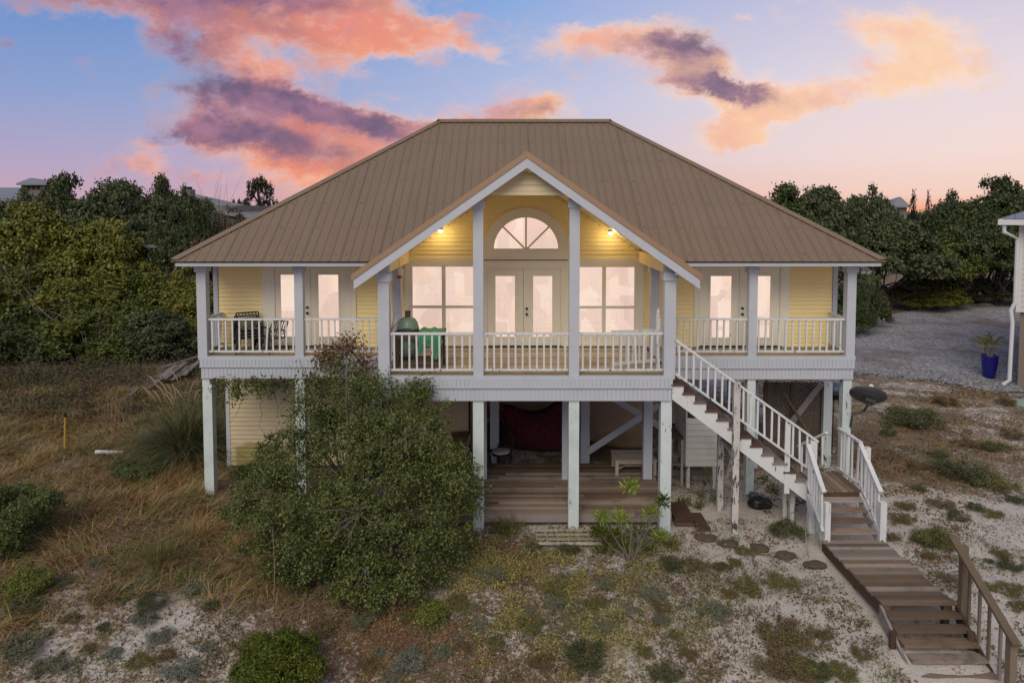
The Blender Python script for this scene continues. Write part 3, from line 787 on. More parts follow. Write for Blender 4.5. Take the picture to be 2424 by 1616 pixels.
# eave fascia
zf1, zf0 = Z_(622.5, 17.0), Z_(630.5, 17.0)
fz = (zf0, zf1)
gl, gr_ = X_(838, YG), X_(1656, YG)
for a, b in ((XL + .10, -3.28), (3.9, XR - .10)):
    part('fascia', MB().box(a, b, RY0 + .06, RY0 + .10, *fz), 'trim', house)
for xa in (XL + .06, XR - .10):
    part('fascia', MB().box(xa, xa + .04, RY0 + .101, RY0 + 2 * RRUN - .1, *fz), 'trim', house)
part('fascia', MB().box(XL + .10, XR - .10, RY0 + 2 * RRUN - .1, RY0 + 2 * RRUN - .06, *fz), 'trim', house)
# porch ceilings
for a, b in ((XL + .11, -2.74), (3.36, XR - .11)):
    part('porch_ceiling', MB().box(a, b, RY0 + .11, YW - .01, fz[0] + .03, fz[0] + .05), 'trim', house)
for xa, xb in ((XL + .11, XWL - .005), (XWR + .005, XR - .11)):
    part('porch_ceiling', MB().box(xa, xb, YW, RY0 + 2 * RRUN - .11, fz[0] + .03, fz[0] + .05), 'trim', house)
for a, b in ((-7.6, -2.75), (3.37, 8.3)):
    part('header_beam', MB().box(a, b, YP + .03, YP + .19, fz[0] + .003, fz[0] + .029), 'trim', house)

# ---- front gable roof
def gable_slab(sx):
    t0, t1 = 0.0, .115                                  # tan roof edge, vertical depth
    xe = gxl if sx < 0 else gxr
    vs = []
    for dz in (0, -t1):
        vs += [(xe, YG, gzl + dz), (gc, YG, gza + dz), (gc, yv(gza) + .15, gza + dz), (xe, yv(gzl) + .15, gzl + dz)]
    return MB().add(vs, [(0, 1, 2, 3), (7, 6, 5, 4), (0, 4, 5, 1), (1, 5, 6, 2), (2, 6, 7, 3), (3, 7, 4, 0)])
gab = part('gable_roof', gable_slab(-1), 'roof', house); part('gable_roof', gable_slab(1), 'roof', house)
def band(z0, z1, y0, y1, xin=0):
    """Chevron following the gable between two vertical drops below the outer edge."""
    out = []
    for s in (-1, 1):
        xe = (gxl + xin) if s < 0 else (gxr - xin)
        ze = gza - gs * abs(xe - gc)
        out.append(MB().prism_y([(xe, ze - z0), (gc, gza - z0), (gc, gza - z1), (xe, ze - z1)], y0, y1))
    return out
for b_ in band(-.012, .125, YG - .03, YG - .002): part('rake_trim', b_, 'roof_trim', house)
for b_ in band(.13, .335, YG - .012, YG + .03, .05): part('barge_board', b_, 'trim', house)
for b_ in band(.116, .14, YG + .031, YW - .02, .06): part('gable_soffit', b_, 'soffit', house)
# interior sloped ceiling of the front porch
for s in (-1, 1):
    xa, xb = GX, GX + s * 2.98
    vs = [(xa, YF + .16, GZ0 + .02), (xb, YF + .16, ceil_z(xb) + .02), (xb, YW - .015, ceil_z(xb) + .02), (xa, YW - .015, GZ0 + .02)]
    vs += [(x, y, z + .05) for x, y, z in vs]
    part('porch_ceiling', MB().add(vs, [(0, 1, 2, 3), (7, 6, 5, 4), (0, 4, 5, 1), (1, 5, 6, 2), (2, 6, 7, 3), (3, 7, 4, 0)]), 'soffit', house)
    vs2 = [(xb - s * .02, YW - .05, ceil_z(xb)), (xa, YW - .05, GZ0)]
    part('ceiling_trim', MB().bar((xa, YW - .02, GZ0 - .01), (xb, YW - .02, ceil_z(xb) - .01), .05, .035, (0, 1, 0)), 'soffit', house)
# return boxes at the gable feet
for s, ua, ub in ((-1, 839, 893), (1, 1599, 1655)):
    xo, xi = X_(ua, YG), X_(ub, YG)
    if s > 0: xo, xi = xi, xo
    zb = Z_(651.5, YG); ze = gza - gs * abs(xo - gc) - .3; zi = gza - gs * abs(xi - gc) - .37
    part('eave_return', MB().prism_y([(xo, zb), (xi, zb), (xi, max(zi, zb + .05)), (xo, max(ze, zb + .01))], YG + .033, YG + .36), 'trim', house)
# gable peak: boards on a beam
zbm0, zbm1 = Z_(460, YF), Z_(453, YF)
pk = part('wall', MB().prism_y([(X_(1144, YF) + .02, zbm1 + .02), (X_(1348, YF) - .02, zbm1 + .02), (gc, gza - .40)], YF + .03, YF + .06), 'gap', house)
def pk_span(z):
    hw = (gza - .24 - z) / gs
    return [(max(gc - hw, X_(1144, YF)), min(gc + hw, X_(1348, YF)))]
siding(pk, YF + .03, zbm1, gza - .42, pk_span, 'siding_gable', .128)
part('peak_beam', MB().box(X_(1144.5, YF), X_(1347.5, YF), YF - .01, YF + .15, zbm0 - .02, zbm1 - .002), 'siding_gable', house)
# side beams from the front posts to the wall
for x in (X_(920, YF) - .13, X_(1571, YF) + .01):
    part('side_beam', MB().box(x, x + .12, YF + .12, YW - .02, zw(620), zw(594)), 'siding', house)

# ---- posts
def post(u0, u1, v0, v1, Y, cap_v=None, cap_pad=.035, mat='trim', depth=None, v1z=None, capside=0):
    x0, x1 = X_(u0, Y, (v0 + v1) / 2), X_(u1, Y, (v0 + v1) / 2); d = depth or (x1 - x0)
    z0 = v1z if v1z is not None else Z_(v1, Y)
    p = part('porch_post', MB().box(x0, x1, Y, Y + d, z0, Z_(v0, Y)), mat, house)
    if cap_v:
        c = cap_pad; za, zb = Z_(cap_v[1], Y), Z_(cap_v[0], Y)
        mb = MB().box(x0 - c, x1 + c, Y - c, Y + d + c, za, zb)
        part('capital', mb, mat, p)
    return x0, x1
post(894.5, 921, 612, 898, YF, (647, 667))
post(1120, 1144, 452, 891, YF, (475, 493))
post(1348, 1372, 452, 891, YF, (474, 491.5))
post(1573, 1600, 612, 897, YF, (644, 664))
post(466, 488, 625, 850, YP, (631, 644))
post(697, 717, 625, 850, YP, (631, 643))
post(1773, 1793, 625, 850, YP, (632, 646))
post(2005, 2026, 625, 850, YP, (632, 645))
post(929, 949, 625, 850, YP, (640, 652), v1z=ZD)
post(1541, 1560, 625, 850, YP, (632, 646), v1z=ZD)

# ---- decks, skirts
def grooved(x0, x1, y, z0, z1, lip=True):
    """Board-and-groove skirt with a drip lip along the bottom."""
    n = max(2, round((x1 - x0) / .092)); mb = MB(); w = (x1 - x0) / n
    for i in range(n): mb.box(x0 + i * w + .004, x0 + (i + 1) * w - .004, y, y + .02, z0 + .02, z1)
    mb.box(x0, x1, y + .012, y + .03, z0 + .02, z1 - .002)
    mb.box(x0 - .004, x1 + .004, y - .012, y + .028, z0, z0 + .018)
    return mb
def skirts(u0, u1, Y, vb, v1, v2, v3):
    x0, x1 = X_(u0, Y, v2), X_(u1, Y, v2)
    part('deck_edge_board', MB().box(x0 - .02, x1 + .02, Y - .02, Y + .06, Z_(v1, Y) + .002, Z_(vb, Y)), 'trim', house)
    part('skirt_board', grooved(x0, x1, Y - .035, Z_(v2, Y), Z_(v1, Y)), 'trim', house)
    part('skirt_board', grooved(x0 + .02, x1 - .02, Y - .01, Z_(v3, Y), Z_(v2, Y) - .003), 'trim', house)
    return x0, x1
fx0, fx1 = skirts(900, 1592, YF, 889.5, 898.5, 918, 948)
lx0, lx1 = skirts(474, 897, YP, 843.5, 850.5, 868.5, 895)
qx0, qx1 = skirts(1597, 2022, YP, 843.5, 851, 871.5, 897)
for x0, x1, ya, yb in ((lx0, lx0 + .03, YP + .06, 26.5), (qx1 - .03, qx1, YP + .06, 26.5), (fx0, fx0 + .03, YF + .07, YP - .05), (fx1 - .03, fx1, YF + .07, YP - .05)):
    part('skirt_board', MB().box(x0, x1, ya, yb, 2.93, ZD - .03), 'trim', house)
def floor_boards(x0, x1, y0, y1, name='porch_floor'):
    fl = part(name, MB().box(x0, x1, y0, y1, ZD - .12, ZD - .045), 'gap', house)
    n = round((y1 - y0) / .14); w = (y1 - y0) / n
    me = MB().box(0, x1 - x0, .004, w - .004, -.04, 0).mesh('floor_board', M['porch_floor'])
    for i in range(n): link('floor_board', me, fl, loc=(x0, y0 + i * w, ZD + random.uniform(-.003, 0)))
floor_boards(lx0 + .03, X_(900, YF) - .03, YP + .07, YW + .02)
floor_boards(X_(1598, YF) + .03, qx1 - .03, YP + .07, YW + .02)
floor_boards(fx0 + .03, fx1 - .03, YF + .07, YW + .02)
part('floor_joists', MB().box(lx0 + .05, qx1 - .05, YW + .2, 27.9, 3.10, 3.32), 'gap', house)

# ---- railings
def railing(p, q, zt, zb, n, mat='trim_worn', name='railing', parent=house, rail_mat=None):
    """Top and bottom rail with n balusters from p to q (x, y), rail heights zt and zb at each end."""
    rail_mat = rail_mat or mat
    zt = zt if isinstance(zt, tuple) else (zt, zt); zb = zb if isinstance(zb, tuple) else (zb, zb)
    top = part(name, MB().bar((*p, zt[0] - .022), (*q, zt[1] - .022), .085, .044), rail_mat, parent)
    part('bottom_rail', MB().bar((*p, zb[0]), (*q, zb[1]), .075, .04), 'trim_peel' if rail_mat == 'trim_worn' else rail_mat, top)
    lo = zb[0] + .02; hi = zt[0] - .044
    me = MB().box(-.019, .019, -.019, .019, 0, hi - lo).mesh('baluster', M[mat])
    for i in range(n):
        t = (i + .5) / n
        x, y = p[0] + (q[0] - p[0]) * t, p[1] + (q[1] - p[1]) * t
        o = link('baluster', me, top, loc=(x, y, lo + (zb[1] - zb[0]) * t))
        o.rotation_euler = (0, random.gauss(0, .006) + (random.gauss(0, .06) if random.random() < .06 else 0), random.uniform(0, .2))
    return top
zrt, zrb = ZD + .915, ZD + .10
def rail_px(u0, u1, Y, n): return railing((X_(u0, Y), Y + .11), (X_(u1, Y), Y + .11), zrt, zrb, n)
rail_px(921, 1120, YF, 11); rail_px(1144, 1348, YF, 12); rail_px(1372, 1573, YF, 11)
rail_px(488, 697, YP, 13); rail_px(717, 895, YP, 11); rail_px(1600, 1773, YP, 11); rail_px(1793, 2005, YP, 13)
for x, y0, y1, n in ((X_(477, YP), YP + .22, YW - .02, 7), (X_(2016, YP), YP + .22, YW - .02, 7)):
    railing((x, y0), (x, y1), zrt, zrb, n)
railing((X_(908, YF), YF + .22), (X_(939, YP), YP), zrt, zrb, 10)

# ---- piles under the house
def pile(u0, u1, v0, Y, zb, mat='pile', d=None, v1=None):
    x0, x1 = X_(u0, Y, 1000), X_(u1, Y, 1000); d = d or (x1 - x0)
    part('pile', MB().box(x0, x1, Y, Y + d, zb, Z_(v0, Y)), mat, house)
for u0, u1 in ((880, 905), (1119.5, 1145), (1346.5, 1371), (1564.5, 1590)): pile(u0, u1, 949, YF + .02, -.25)
for u0, u1 in ((1134, 1152), (1331, 1346), (1524, 1545)): pile(u0, u1, 940, 17.5, -.05, 'trim')
for u0, u1 in ((1160, 1181), (1375, 1396)): pile(u0, u1, 935, 19.2, -.05, 'trim')
pile(481, 503, 896, YP + .02, -.15); pile(700, 722, 896, YP + .02, -.15); pile(1994, 2014, 898, YP + .02, -.15); pile(1768, 1787, 898, YP + .02, -.15)
pile(1949, 1969, 905, 19.2, -.1); pile(1560, 1578, 905, 19.2, -.1, 'trim'); pile(1778, 1795, 905, 19.2, -.1, 'trim')
for x in (XWL + .1, -2.5, 2.7, 8.1):
    for y in (22.5, 26.5): part('pile', MB().box(x, x + .22, y, y + .22, -.05, 3.1), 'trim', house)
# X braces
def brace(a, b, Y, w=.17, mat='trim'): part('brace', MB().bar(at(*a, Y), at(*b, Y), w, .045, (0, 1, 0)), mat, house)
brace((1392, 1068), (1560, 958), 19.10, .17); brace((1445, 938), (1615, 1040), 19.16, .17)
brace((1840, 905), (1955, 1088), 19.08, .06, 'lattice'); brace((1862, 1015), (1945, 905), 19.15, .16, 'lattice')
# lower enclosure
XE0, XE1, YE = -7.82, X_(1113, 19.35, 1000), 19.35
low = part('wall', MB().box(XE0, XE1, YE + .03, YE + .12, -.05, 3.0), 'gap', house)
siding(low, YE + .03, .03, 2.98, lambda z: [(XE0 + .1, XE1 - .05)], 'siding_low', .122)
part('corner_board', MB().box(XE0, XE0 + .1, YE - .005, YE + .028, 0, 3.0), 'trim', house)
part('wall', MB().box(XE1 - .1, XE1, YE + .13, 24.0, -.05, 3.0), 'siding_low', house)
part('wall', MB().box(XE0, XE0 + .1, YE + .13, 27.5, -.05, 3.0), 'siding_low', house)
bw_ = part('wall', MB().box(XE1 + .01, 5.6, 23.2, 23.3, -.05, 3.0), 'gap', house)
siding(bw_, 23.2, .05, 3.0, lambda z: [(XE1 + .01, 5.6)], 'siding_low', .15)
# lattice screen
def lattice(u0, u1, v0, v1, Y):
    a, b = at(u0, v0, Y), at(u1, v1, Y); x0, x1, z1, z0 = a.x, b.x, a.z, b.z
    fr = MB()
    for t in (0, .47, 1):
        xx = x0 + (x1 - x0) * t; fr.box(xx - .045, xx + .045, Y - .02, Y + .03, z0, z1)
    p = part('lattice_screen', fr, 'lattice', house)
    for lay, sg in ((0, 1), (1, -1)):
        mb = MB(); step = .105
        h = z1 - z0; w = x1 - x0; c = -h
        while c < w:
            pts = []
            for zz in (0, h):
                pass
            s0, s1 = max(0, -c / 1.0), min(h, (w - c))
            if s1 > s0:
                xa, xb = c + s0, c + s1
                if sg > 0: P, Q = (x0 + xa, Y + .035 + .012 * lay, z0 + s0), (x0 + xb, Y + .035 + .012 * lay, z0 + s1)
                else: P, Q = (x1 - xa, Y + .035 + .012 * lay, z0 + s0), (x1 - xb, Y + .035 + .012 * lay, z0 + s1)
                mb.bar(P, Q, .05, .01, (0, 1, 0))
            c += step
        part('lattice_strips', mb, 'lattice', p, kind='stuff')
lattice(1812, 1944, 905, 1080, 19.35)
# lower deck between the piles
ld = thing('lower_deck', 'low brown plank deck under the house behind the front piles', 'deck', (.5, 17, 0))
ldx0, ldx1 = -2.6, X_(1560, 17.0, 1180)
part('rim_board', MB().box(ldx0, ldx1, 15.62, 15.66, .10, .31), 'riser', ld)
part('rim_board', MB().box(ldx1 - .04, ldx1, 15.67, 18.6, .08, .31), 'riser', ld)
n = 22
for i in range(n):
    y0 = 15.60 + i * (18.65 - 15.60) / n; w = (18.65 - 15.60) / n
    cuts = sorted([ldx0] + [random.uniform(-1.5, 3) for _ in range(1)] + [ldx1 + random.uniform(-.02, .05)])
    for a, b in zip(cuts[:-1], cuts[1:]):
        part('deck_board', MB().box(a + .004, b - .004, y0 + .005, y0 + w - .006, .312, .35 + random.uniform(-.006, .006)), random.choice(('deck', 'deck', 'deck_dark')), ld)
# two small steps off its right end
st = thing('deck_step', 'small dark wooden step at the right end of the low deck', 'step', (3.7, 15.9, 0))
part('tread', MB().box(ldx1 + .06, ldx1 + .50, 15.55, 16.5, .16, .20), 'riser', st)
part('tread', MB().box(ldx1 + .50, ldx1 + .80, 15.35, 16.2, .02, .07), 'riser', st)
part('stringer', MB().box(ldx1 + .08, ldx1 + .48, 15.60, 15.64, -.02, .158), 'riser', st)
# lamps under the porch ceiling and the corner floodlight
for u, v, lab in ((1043, 541, ''), (1446, 536, '')):
    p = at(u, v, YW - .38); cz = ceil_z(p.x)
    fx = part('ceiling_light', MB().tube([(p.x, p.y, cz + .01), (p.x, p.y, cz - .05)], [.07, .06], 12), 'white_plastic', house)
    part('bulb', MB().lathe([(.01, -.12), (.035, -.105), (.045, -.08), (.03, -.05)], (p.x, p.y, cz), 10), 'lamp', fx, True)
    ld_ = bpy.data.lights.new('porch_lamp', 'POINT'); ld_.energy = 3.2; ld_.color = (1, .78, .45); ld_.shadow_soft_size = .05
    lo_ = bpy.data.objects.new('porch_lamp', ld_); COL.objects.link(lo_); lo_.location = (p.x, p.y, cz - .2)
fl = at(2045, 640, YP + .2)
fo = part('floodlight', MB().box(fl.x - .06, fl.x + .06, fl.y, fl.y + .1, fl.z + .06, fl.z + .12), 'white_plastic', house)
for dx in (-.07, .07):
    part('bulb', MB().tube([(fl.x + dx * .3, fl.y, fl.z + .07), (fl.x + dx * .8, fl.y - .05, fl.z + .02), (fl.x + dx, fl.y - .12, fl.z - .04)], [.025, .035, .06], 10), 'white_plastic', fo)

# ------------------------------------------------------------------ staircase
stair = thing('staircase', 'white railed outdoor staircase turning at a landing beside the deck', 'staircase', (6.5, 15.8, 0))
SY0, SY1 = 15.36, 16.38
SX0, SX1, ZL = X_(1594, SY0), 6.44, .96
NT = 13; rise = (ZD - ZL) / NT; run = (SX1 - SX0) / (NT - 1)
def stringer(y):
    poly = [(SX0, ZD - rise + .0)]
    for i in range(NT - 1):
        x, z = SX0 + i * run, ZD - (i + 1) * rise
        poly += [(x, z - .04), (x + run, z - .04)]
    poly += [(SX1, ZL - .28), (SX0, ZD - rise - .33)]
    return MB().prism_y(poly[1:], y, y + .045)
part('stringer', stringer(SY0), 'trim_worn', stair); part('stringer', stringer(SY1 - .045), 'trim_worn', stair)
tm = MB().box(-.03, run + .005, 0, SY1 - SY0 + .06, -.038, 0).mesh('tread', M['riser'])
for i in range(NT - 1):
    link('tread', tm, stair, loc=(SX0 + i * run, SY0 - .03, ZD - (i + 1) * rise))
    part('riser', MB().box(SX0 + i * run - .001, SX0 + i * run + .018, SY0 + .05, SY1 - .05, ZD - (i + 1) * rise + .002, ZD - i * rise - .04), 'riser', stair)
def slope_rail(p, q, ht, hb, n, mat='trim_worn', w=.04):
    """Rail parallel to the line p-q (points at tread level) with upright balusters."""
    p, q = Vector(p), Vector(q); up = Vector((0, 0, 1))
    r = part('railing', MB().bar(p + up * (ht - .02), q + up * (ht - .02), .09, .045), mat, stair)
    part('bottom_rail', MB().bar(p + up * hb, q + up * hb, .06, .045), 'trim_peel', r)
    me = MB().box(-.02, .02, -.018, .018, 0, ht - hb - .06).mesh('baluster', M[mat])
    for i in range(n):
        c = p.lerp(q, (i + .5) / n) + up * (hb + .015)
        o = link('baluster', me, r, loc=c); o.rotation_euler = (0, random.gauss(0, .012), 0)
    return r
ra, rb_ = at(1600, 802, SY0 - .03), at(1936, 1042, SY0 - .03)
slope_rail((ra.x, SY0 - .03, ra.z - .9), (rb_.x, SY0 - .03, rb_.z - .9), .9, .15, 20)
def newel(u0, u1, v0, Y, zb, mat='trim_worn', d=.11, capped=True):
    x0, x1 = X_(u0, Y, 1100), X_(u1, Y, 1100); zt = Z_(v0, Y)
    o = part('newel_post', MB().box(x0, x1, Y, Y + d, zb, zt), mat, stair)
    return o
newel(1735, 1750, 905, SY0 - .12, -.2, 'old_post')
newel(1858, 1870, 1003, SY0 - .02, ZL - .1, 'trim_worn', .05)
newel(1918, 1934, 1043, SY0 - .06, -.1, 'trim_worn')
newel(1919, 1931, 1165, SY0 - .02, -.2, 'old_post')
for u0, u1, v0, Y in ((1700, 1713, 1015, 16.42), (1856, 1866, 1120, 16.0), (1873, 1884, 1135, 15.7)): newel(u0, u1, v0, Y, -.2, 'old_post')
part('brace', MB().bar(at(1712, 1040, 16.3), at(1740, 1085, 15.5), .09, .05), 'old_post', stair); part('brace', MB().bar(at(1718, 1140, 16.3), at(1740, 1060, 15.5), .08, .05), 'old_post', stair)
# landing
LX0, LX1 = 6.44, 7.58
part('landing_frame', MB().box(LX0, LX1, SY0 - .06, SY0 - .02, ZL - .22, ZL - .045).box(LX0, LX1, SY1, SY1 + .04, ZL - .22, ZL - .045).box(LX1 - .04, LX1, SY0, SY1 - .01, ZL - .22, ZL - .045), 'riser', stair)
nb_n = 8; w = (LX1 - LX0) / nb_n
lm = MB().box(.006, w - .006, SY0 - .08, SY1 + .03, -.04, 0).mesh('landing_board', M['deck_y'])
for i in range(nb_n): link('landing_board', lm, stair, loc=(LX0 + i * w, 0, ZL + random.uniform(-.004, .003)))
zlr = Z_(1022, 16.34)
newel(1995, 2005, 1022, 16.30, ZL - .6, d=.1); newel(2049, 2061, 1060, SY0 - .06, ZL - .5)
lr = railing((LX1, SY1), (LX1, SY0 - .02), ZL + 1.05, ZL + .10, 4, parent=stair)
# lower flight
FY0, FY1, ZB = 15.28, 14.44, .27
for i in range(4):
    z = ZL - (i + 1) * (ZL - ZB) / 5; y = FY0 - (i + .5) * (FY0 - FY1) / 4
    part('tread', MB().box(LX0 + .03, LX1 - .05, y - .11, y + .09, z - .045, z), 'deck', stair)
for x in (LX0 - .03, LX1 - .03):
    part('stringer', MB().prism_x([(FY0 + .02, ZL - .06), (FY0 + .02, ZL - .34), (FY1 - .1, ZB - .26), (FY1 - .1, ZB + .02)], x, x + .045), 'trim_peel', stair)
for (u0, u1, X0, X1, vb, vt, ut0, ub0) in ((1957, 1970, LX0 - .02, LX0 - .02, 1276, 1192, 1924, 1963), (2088, 2103, LX1 - .02, LX1 + .01, 1278, 1190, 2055, 2096)):
    a = Vector((X0, SY0 - .05, ZL)); b = Vector((X1 - .04, FY1 - .05, ZB))
    slope_rail(a, b, 1.02, .18, 6)
    newel(u0, u1, vt, FY1 - .1, ZB - .2, d=.12)
# short back flight behind the landing
slope_rail((7.32, 16.45, ZL), (7.05, 17.35, .35), .92, .15, 4, w=.04)
part('tread', MB().box(6.7, 7.5, 16.5, 16.72, .70, .74), 'deck', stair); part('tread', MB().box(6.65, 7.45, 16.78, 17.0, .45, .49), 'deck', stair)

# ------------------------------------------------------------------ boardwalk
walk = thing('boardwalk', 'weathered plank boardwalk stepping down from the stairs towards the viewer', 'boardwalk', (7, 12.5, 0))
WX0, WX1 = 6.36, 7.64
y = 14.40; i = 0
while y > 12.08:
    d = random.choice((.135, .14, .145)); sk = random.uniform(-.02, .02)
    part('plank', MB().box(WX0 + sk, WX1 + sk, y - d + .016, y - .004, ZB - .04, ZB + random.uniform(-.010, .010)), random.choice(('walk', 'walk', 'walk', 'walk_pale', 'walk_dark')), walk); y -= d
part('side_beam', MB().box(WX0 + .02, WX0 + .065, 12.06, 14.42, ZB - .24, ZB - .045), 'riser', walk)
part('side_beam', MB().box(WX1 - .065, WX1 - .02, 12.06, 14.42, ZB - .24, ZB - .045), 'riser', walk)
for yy in (14.3, 13.2, 12.15):
    for x in (WX0 + .07, WX1 - .17): part('support_post', MB().box(x, x + .1, yy - .1, yy, -.6, ZB - .05), 'riser', walk)
for k in range(9):
    yy = 12.02 - k * .21; z = ZB - (k + 1) * .122
    part('tread', MB().box(WX0 + .04 + .02 * k, WX1 + .02 + .012 * k, yy - .20, yy + .015, z - .045, z + random.uniform(-.004, .004)), random.choice(('walk', 'walk', 'walk_dark')), walk)
for x in (WX0 + .0, WX1 + .03):
    part('stringer', MB().prism_x([(12.07, ZB - .045), (12.07, ZB - .30), (10.0, ZB - 1.50), (10.0, ZB - 1.25)], x, x + .045), 'riser', walk)
    part('support_post', MB().tube([(x + .02 - .06, 11.55, -.8), (x + .02 - .06, 11.55, .05)], .06, 8), 'riser', walk)
hr0, hr1 = Vector((7.62, 12.02, 1.33)), Vector((7.60, 10.56, .55))
part('handrail', MB().bar(hr0 + Vector((0, .12, .07)), hr1 - Vector((0, .1, .055)), .13, .05), 'rail_brown', walk)
part('handrail_post', MB().box(7.70, 7.80, 11.95, 12.06, -.5, 1.30), 'rail_brown', walk); part('handrail_post', MB().box(7.58, 7.69, 10.56, 10.68, -1.0, .54), 'rail_brown', walk)
part('lower_rail', MB().bar(hr0 + Vector((.05, 0, -.10)), hr1 + Vector((.05, 0, -.10)), .04, .09), 'rail_brown', walk)
for t in (.17, .36, .53, .72):
    p = hr0.lerp(hr1, t); part('baluster', MB().box(p.x + .08, p.x + .12, p.y - .02, p.y + .02, p.z - 1.15, p.z - .06), 'rail_brown', walk)

# ------------------------------------------------------------------ things on the porch
def patio_chair(name, label, x, y, z, rot, group):
    t = thing(name, label, 'chair', (x, y, z), group)
    c, s = math.cos(rot), math.sin(rot)
    def L(px, py, pz): return (x + px * c - py * s, y + px * s + py * c, z + pz)
    fr = MB()
    for sx in (-.27, .27):
        fr.tube([L(sx, -.30, 0), L(sx, -.31, .40), L(sx, -.28, .56), L(sx, .05, .58), L(sx, .22, .50)], .018, 6)
        fr.tube([L(sx, .34, 0), L(sx, .26, .28), L(sx, .20, .40), L(sx, .34, .72)], .018, 6)
        fr.tube([L(sx, -.30, .36), L(sx, .22, .34)], .016, 6)
    fr.tube([L(-.27, .34, .72), L(.27, .34, .72)], .018, 6)
    part('frame', fr, 'black', t)
    st = part('seat', MB().add([L(-.25, -.28, .385), L(.25, -.28, .385), L(.25, .2, .355), L(-.25, .2, .355), L(-.25, -.28, .365), L(.25, -.28, .365), L(.25, .2, .335), L(-.25, .2, .335)],
        [(0, 1, 2, 3), (7, 6, 5, 4), (0, 4, 5, 1), (1, 5, 6, 2), (2, 6, 7, 3), (3, 7, 4, 0)]), 'chair_sling', t)
    for k in range(6):
        a = -.2 + k * .08
        part('back_slat', MB().tube([L(a, .215, .40), L(a, .34, .71)], .016, 5), 'chair_sling', t)
    return t
for k, lab in enumerate(('bottom patio chair of the stack on the left porch', 'second patio chair up in the stack on the left porch', 'third patio chair up in the stack on the left porch', 'topmost patio chair of the stack on the left porch')):
    patio_chair('patio_chair', lab, -6.72 + .03 * k, 17.95 + .02 * k, ZD + .075 * k, .5, 'stacked patio chairs')
patio_chair('patio_chair', 'single patio chair standing right beside the chair stack', -6.12, 18.05, ZD, -.5, 'stacked patio chairs')

# grill in its table
gx_, gy_ = X_(965, 16.2), 16.2
tb = thing('grill_table', 'dark wooden grill table behind the deck railing', 'table', (gx_ + .3, gy_, ZD))
tx0, tx1, tz = X_(936, 16.2), X_(1053, 16.2), ZD + .80
mb = MB()
for a in range(5): part('top_board', MB().box(tx0, gx_ - .27, gy_ - .33 + a * .135, gy_ - .205 + a * .135, tz, tz + .035), 'table_wood', tb); part('top_board', MB().box(gx_ + .27, tx1, gy_ - .33 + a * .135, gy_ - .205 + a * .135, tz, tz + .035), 'table_wood', tb)
for yy in (gy_ - .33, gy_ + .31): part('apron', MB().box(tx0 + .02, tx1 - .02, yy, yy + .03, tz - .1, tz - .002), 'table_wood', tb)
for x in (tx0 + .03, tx1 - .11):
    for yy in (gy_ - .29, gy_ + .22): part('leg', MB().box(x, x + .08, yy, yy + .08, ZD, tz - .003), 'table_wood', tb)
part('shelf', MB().box(tx0 + .05, tx1 - .05, gy_ - .28, gy_ + .28, ZD + .16, ZD + .20), 'table_wood', tb)
eg = thing('kamado_grill', 'green egg shaped ceramic grill set in the wooden deck table', 'grill', (gx_, gy_, ZD + .2))
part('base', MB().lathe([(.10, .22), (.19, .30), (.245, .48), (.255, .70), (.25, .80)], (gx_, gy_, ZD), 24), 'egg', eg, True)
part('band', MB().lathe([(.255, .80), (.268, .81), (.268, .845), (.255, .855)], (gx_, gy_, ZD), 24), 'black', eg)
zl = Z_(748, 16.2) - ZD
part('lid', MB().lathe([(.252, .86), (.25, .92), (.225, 1.02), (.165, 1.11), (.09, 1.15), (.05, 1.155)], (gx_, gy_, ZD), 24), 'egg', eg, True)
part('chimney_cap', MB().lathe([(.06, 1.15), (.065, 1.16), (.06, 1.25), (.075, 1.26), (.07, 1.285)], (gx_ , gy_, ZD), 12), 'riser', eg)
part('handle', MB().tube([(gx_ - .1, gy_ - .24, ZD + .9), (gx_ - .1, gy_ - .30, ZD + .92), (gx_ + .1, gy_ - .30, ZD + .92), (gx_ + .1, gy_ - .24, ZD + .9)], .014, 6), 'table_wood', eg)
# green cloth hanging over the table edge
def cloth():
    V = []; nx, nz = 16, 18; x0, x1 = X_(992, 16.0), X_(1048, 16.0)
    for j in range(nz + 1):
        for i in range(nx + 1):
            t = j / nz; x = x0 + (x1 - x0) * (i / nx); fold = .035 * math.sin(i * 1.3 + .5) * min(1, t * 2)
            if t < .45: y, z = gy_ + .28 - (t / .45) * .64, tz + .05 + .025 * math.sin(i * .9 + j * .7)
            else:
                d = (t - .45) / .55; drop = .62 * (.75 + .25 * math.sin(i * .55 + 1)) - .3 * (abs(i / nx - .62) ** 1.2)
                y, z = gy_ - .37 - fold, tz + .04 - d * drop
            V.append((x + .02 * math.sin(j), y + fold * .3, z))
    o = len(V); V2 = [(a, b + .006, c - .006) for a, b, c in V]; f = []
    for j in range(nz):
        for i in range(nx):
            q = j * (nx + 1) + i; f += [(q, q + 1, q + nx + 2, q + nx + 1), (o + q, o + q + nx + 1, o + q + nx + 2, o + q + 1)]
    return MB().add(V + V2, f)
one('green_cloth', cloth(), 'cloth_green', 'crumpled bright green cloth draped over the grill table', 'cloth', smooth=True)
# hummingbird feeder
p = at(945, 640, 16.6); hb = thing('hummingbird_feeder', 'small red and clear feeder hanging by the left front post', 'bird feeder', p)
part('hanger', MB().tube([(p.x, p.y, p.z + .32), (p.x, p.y, p.z + .05)], .004, 4), 'black', hb)
part('bottle', MB().lathe([(.02, .06), (.045, .04), (.05, -.06), (.03, -.12)], p, 10), 'white_plastic', hb, True)
part('base', MB().lathe([(.03, -.121), (.065, -.14), (.065, -.17), (.03, -.19)], p, 10), 'red_plastic', hb, True)
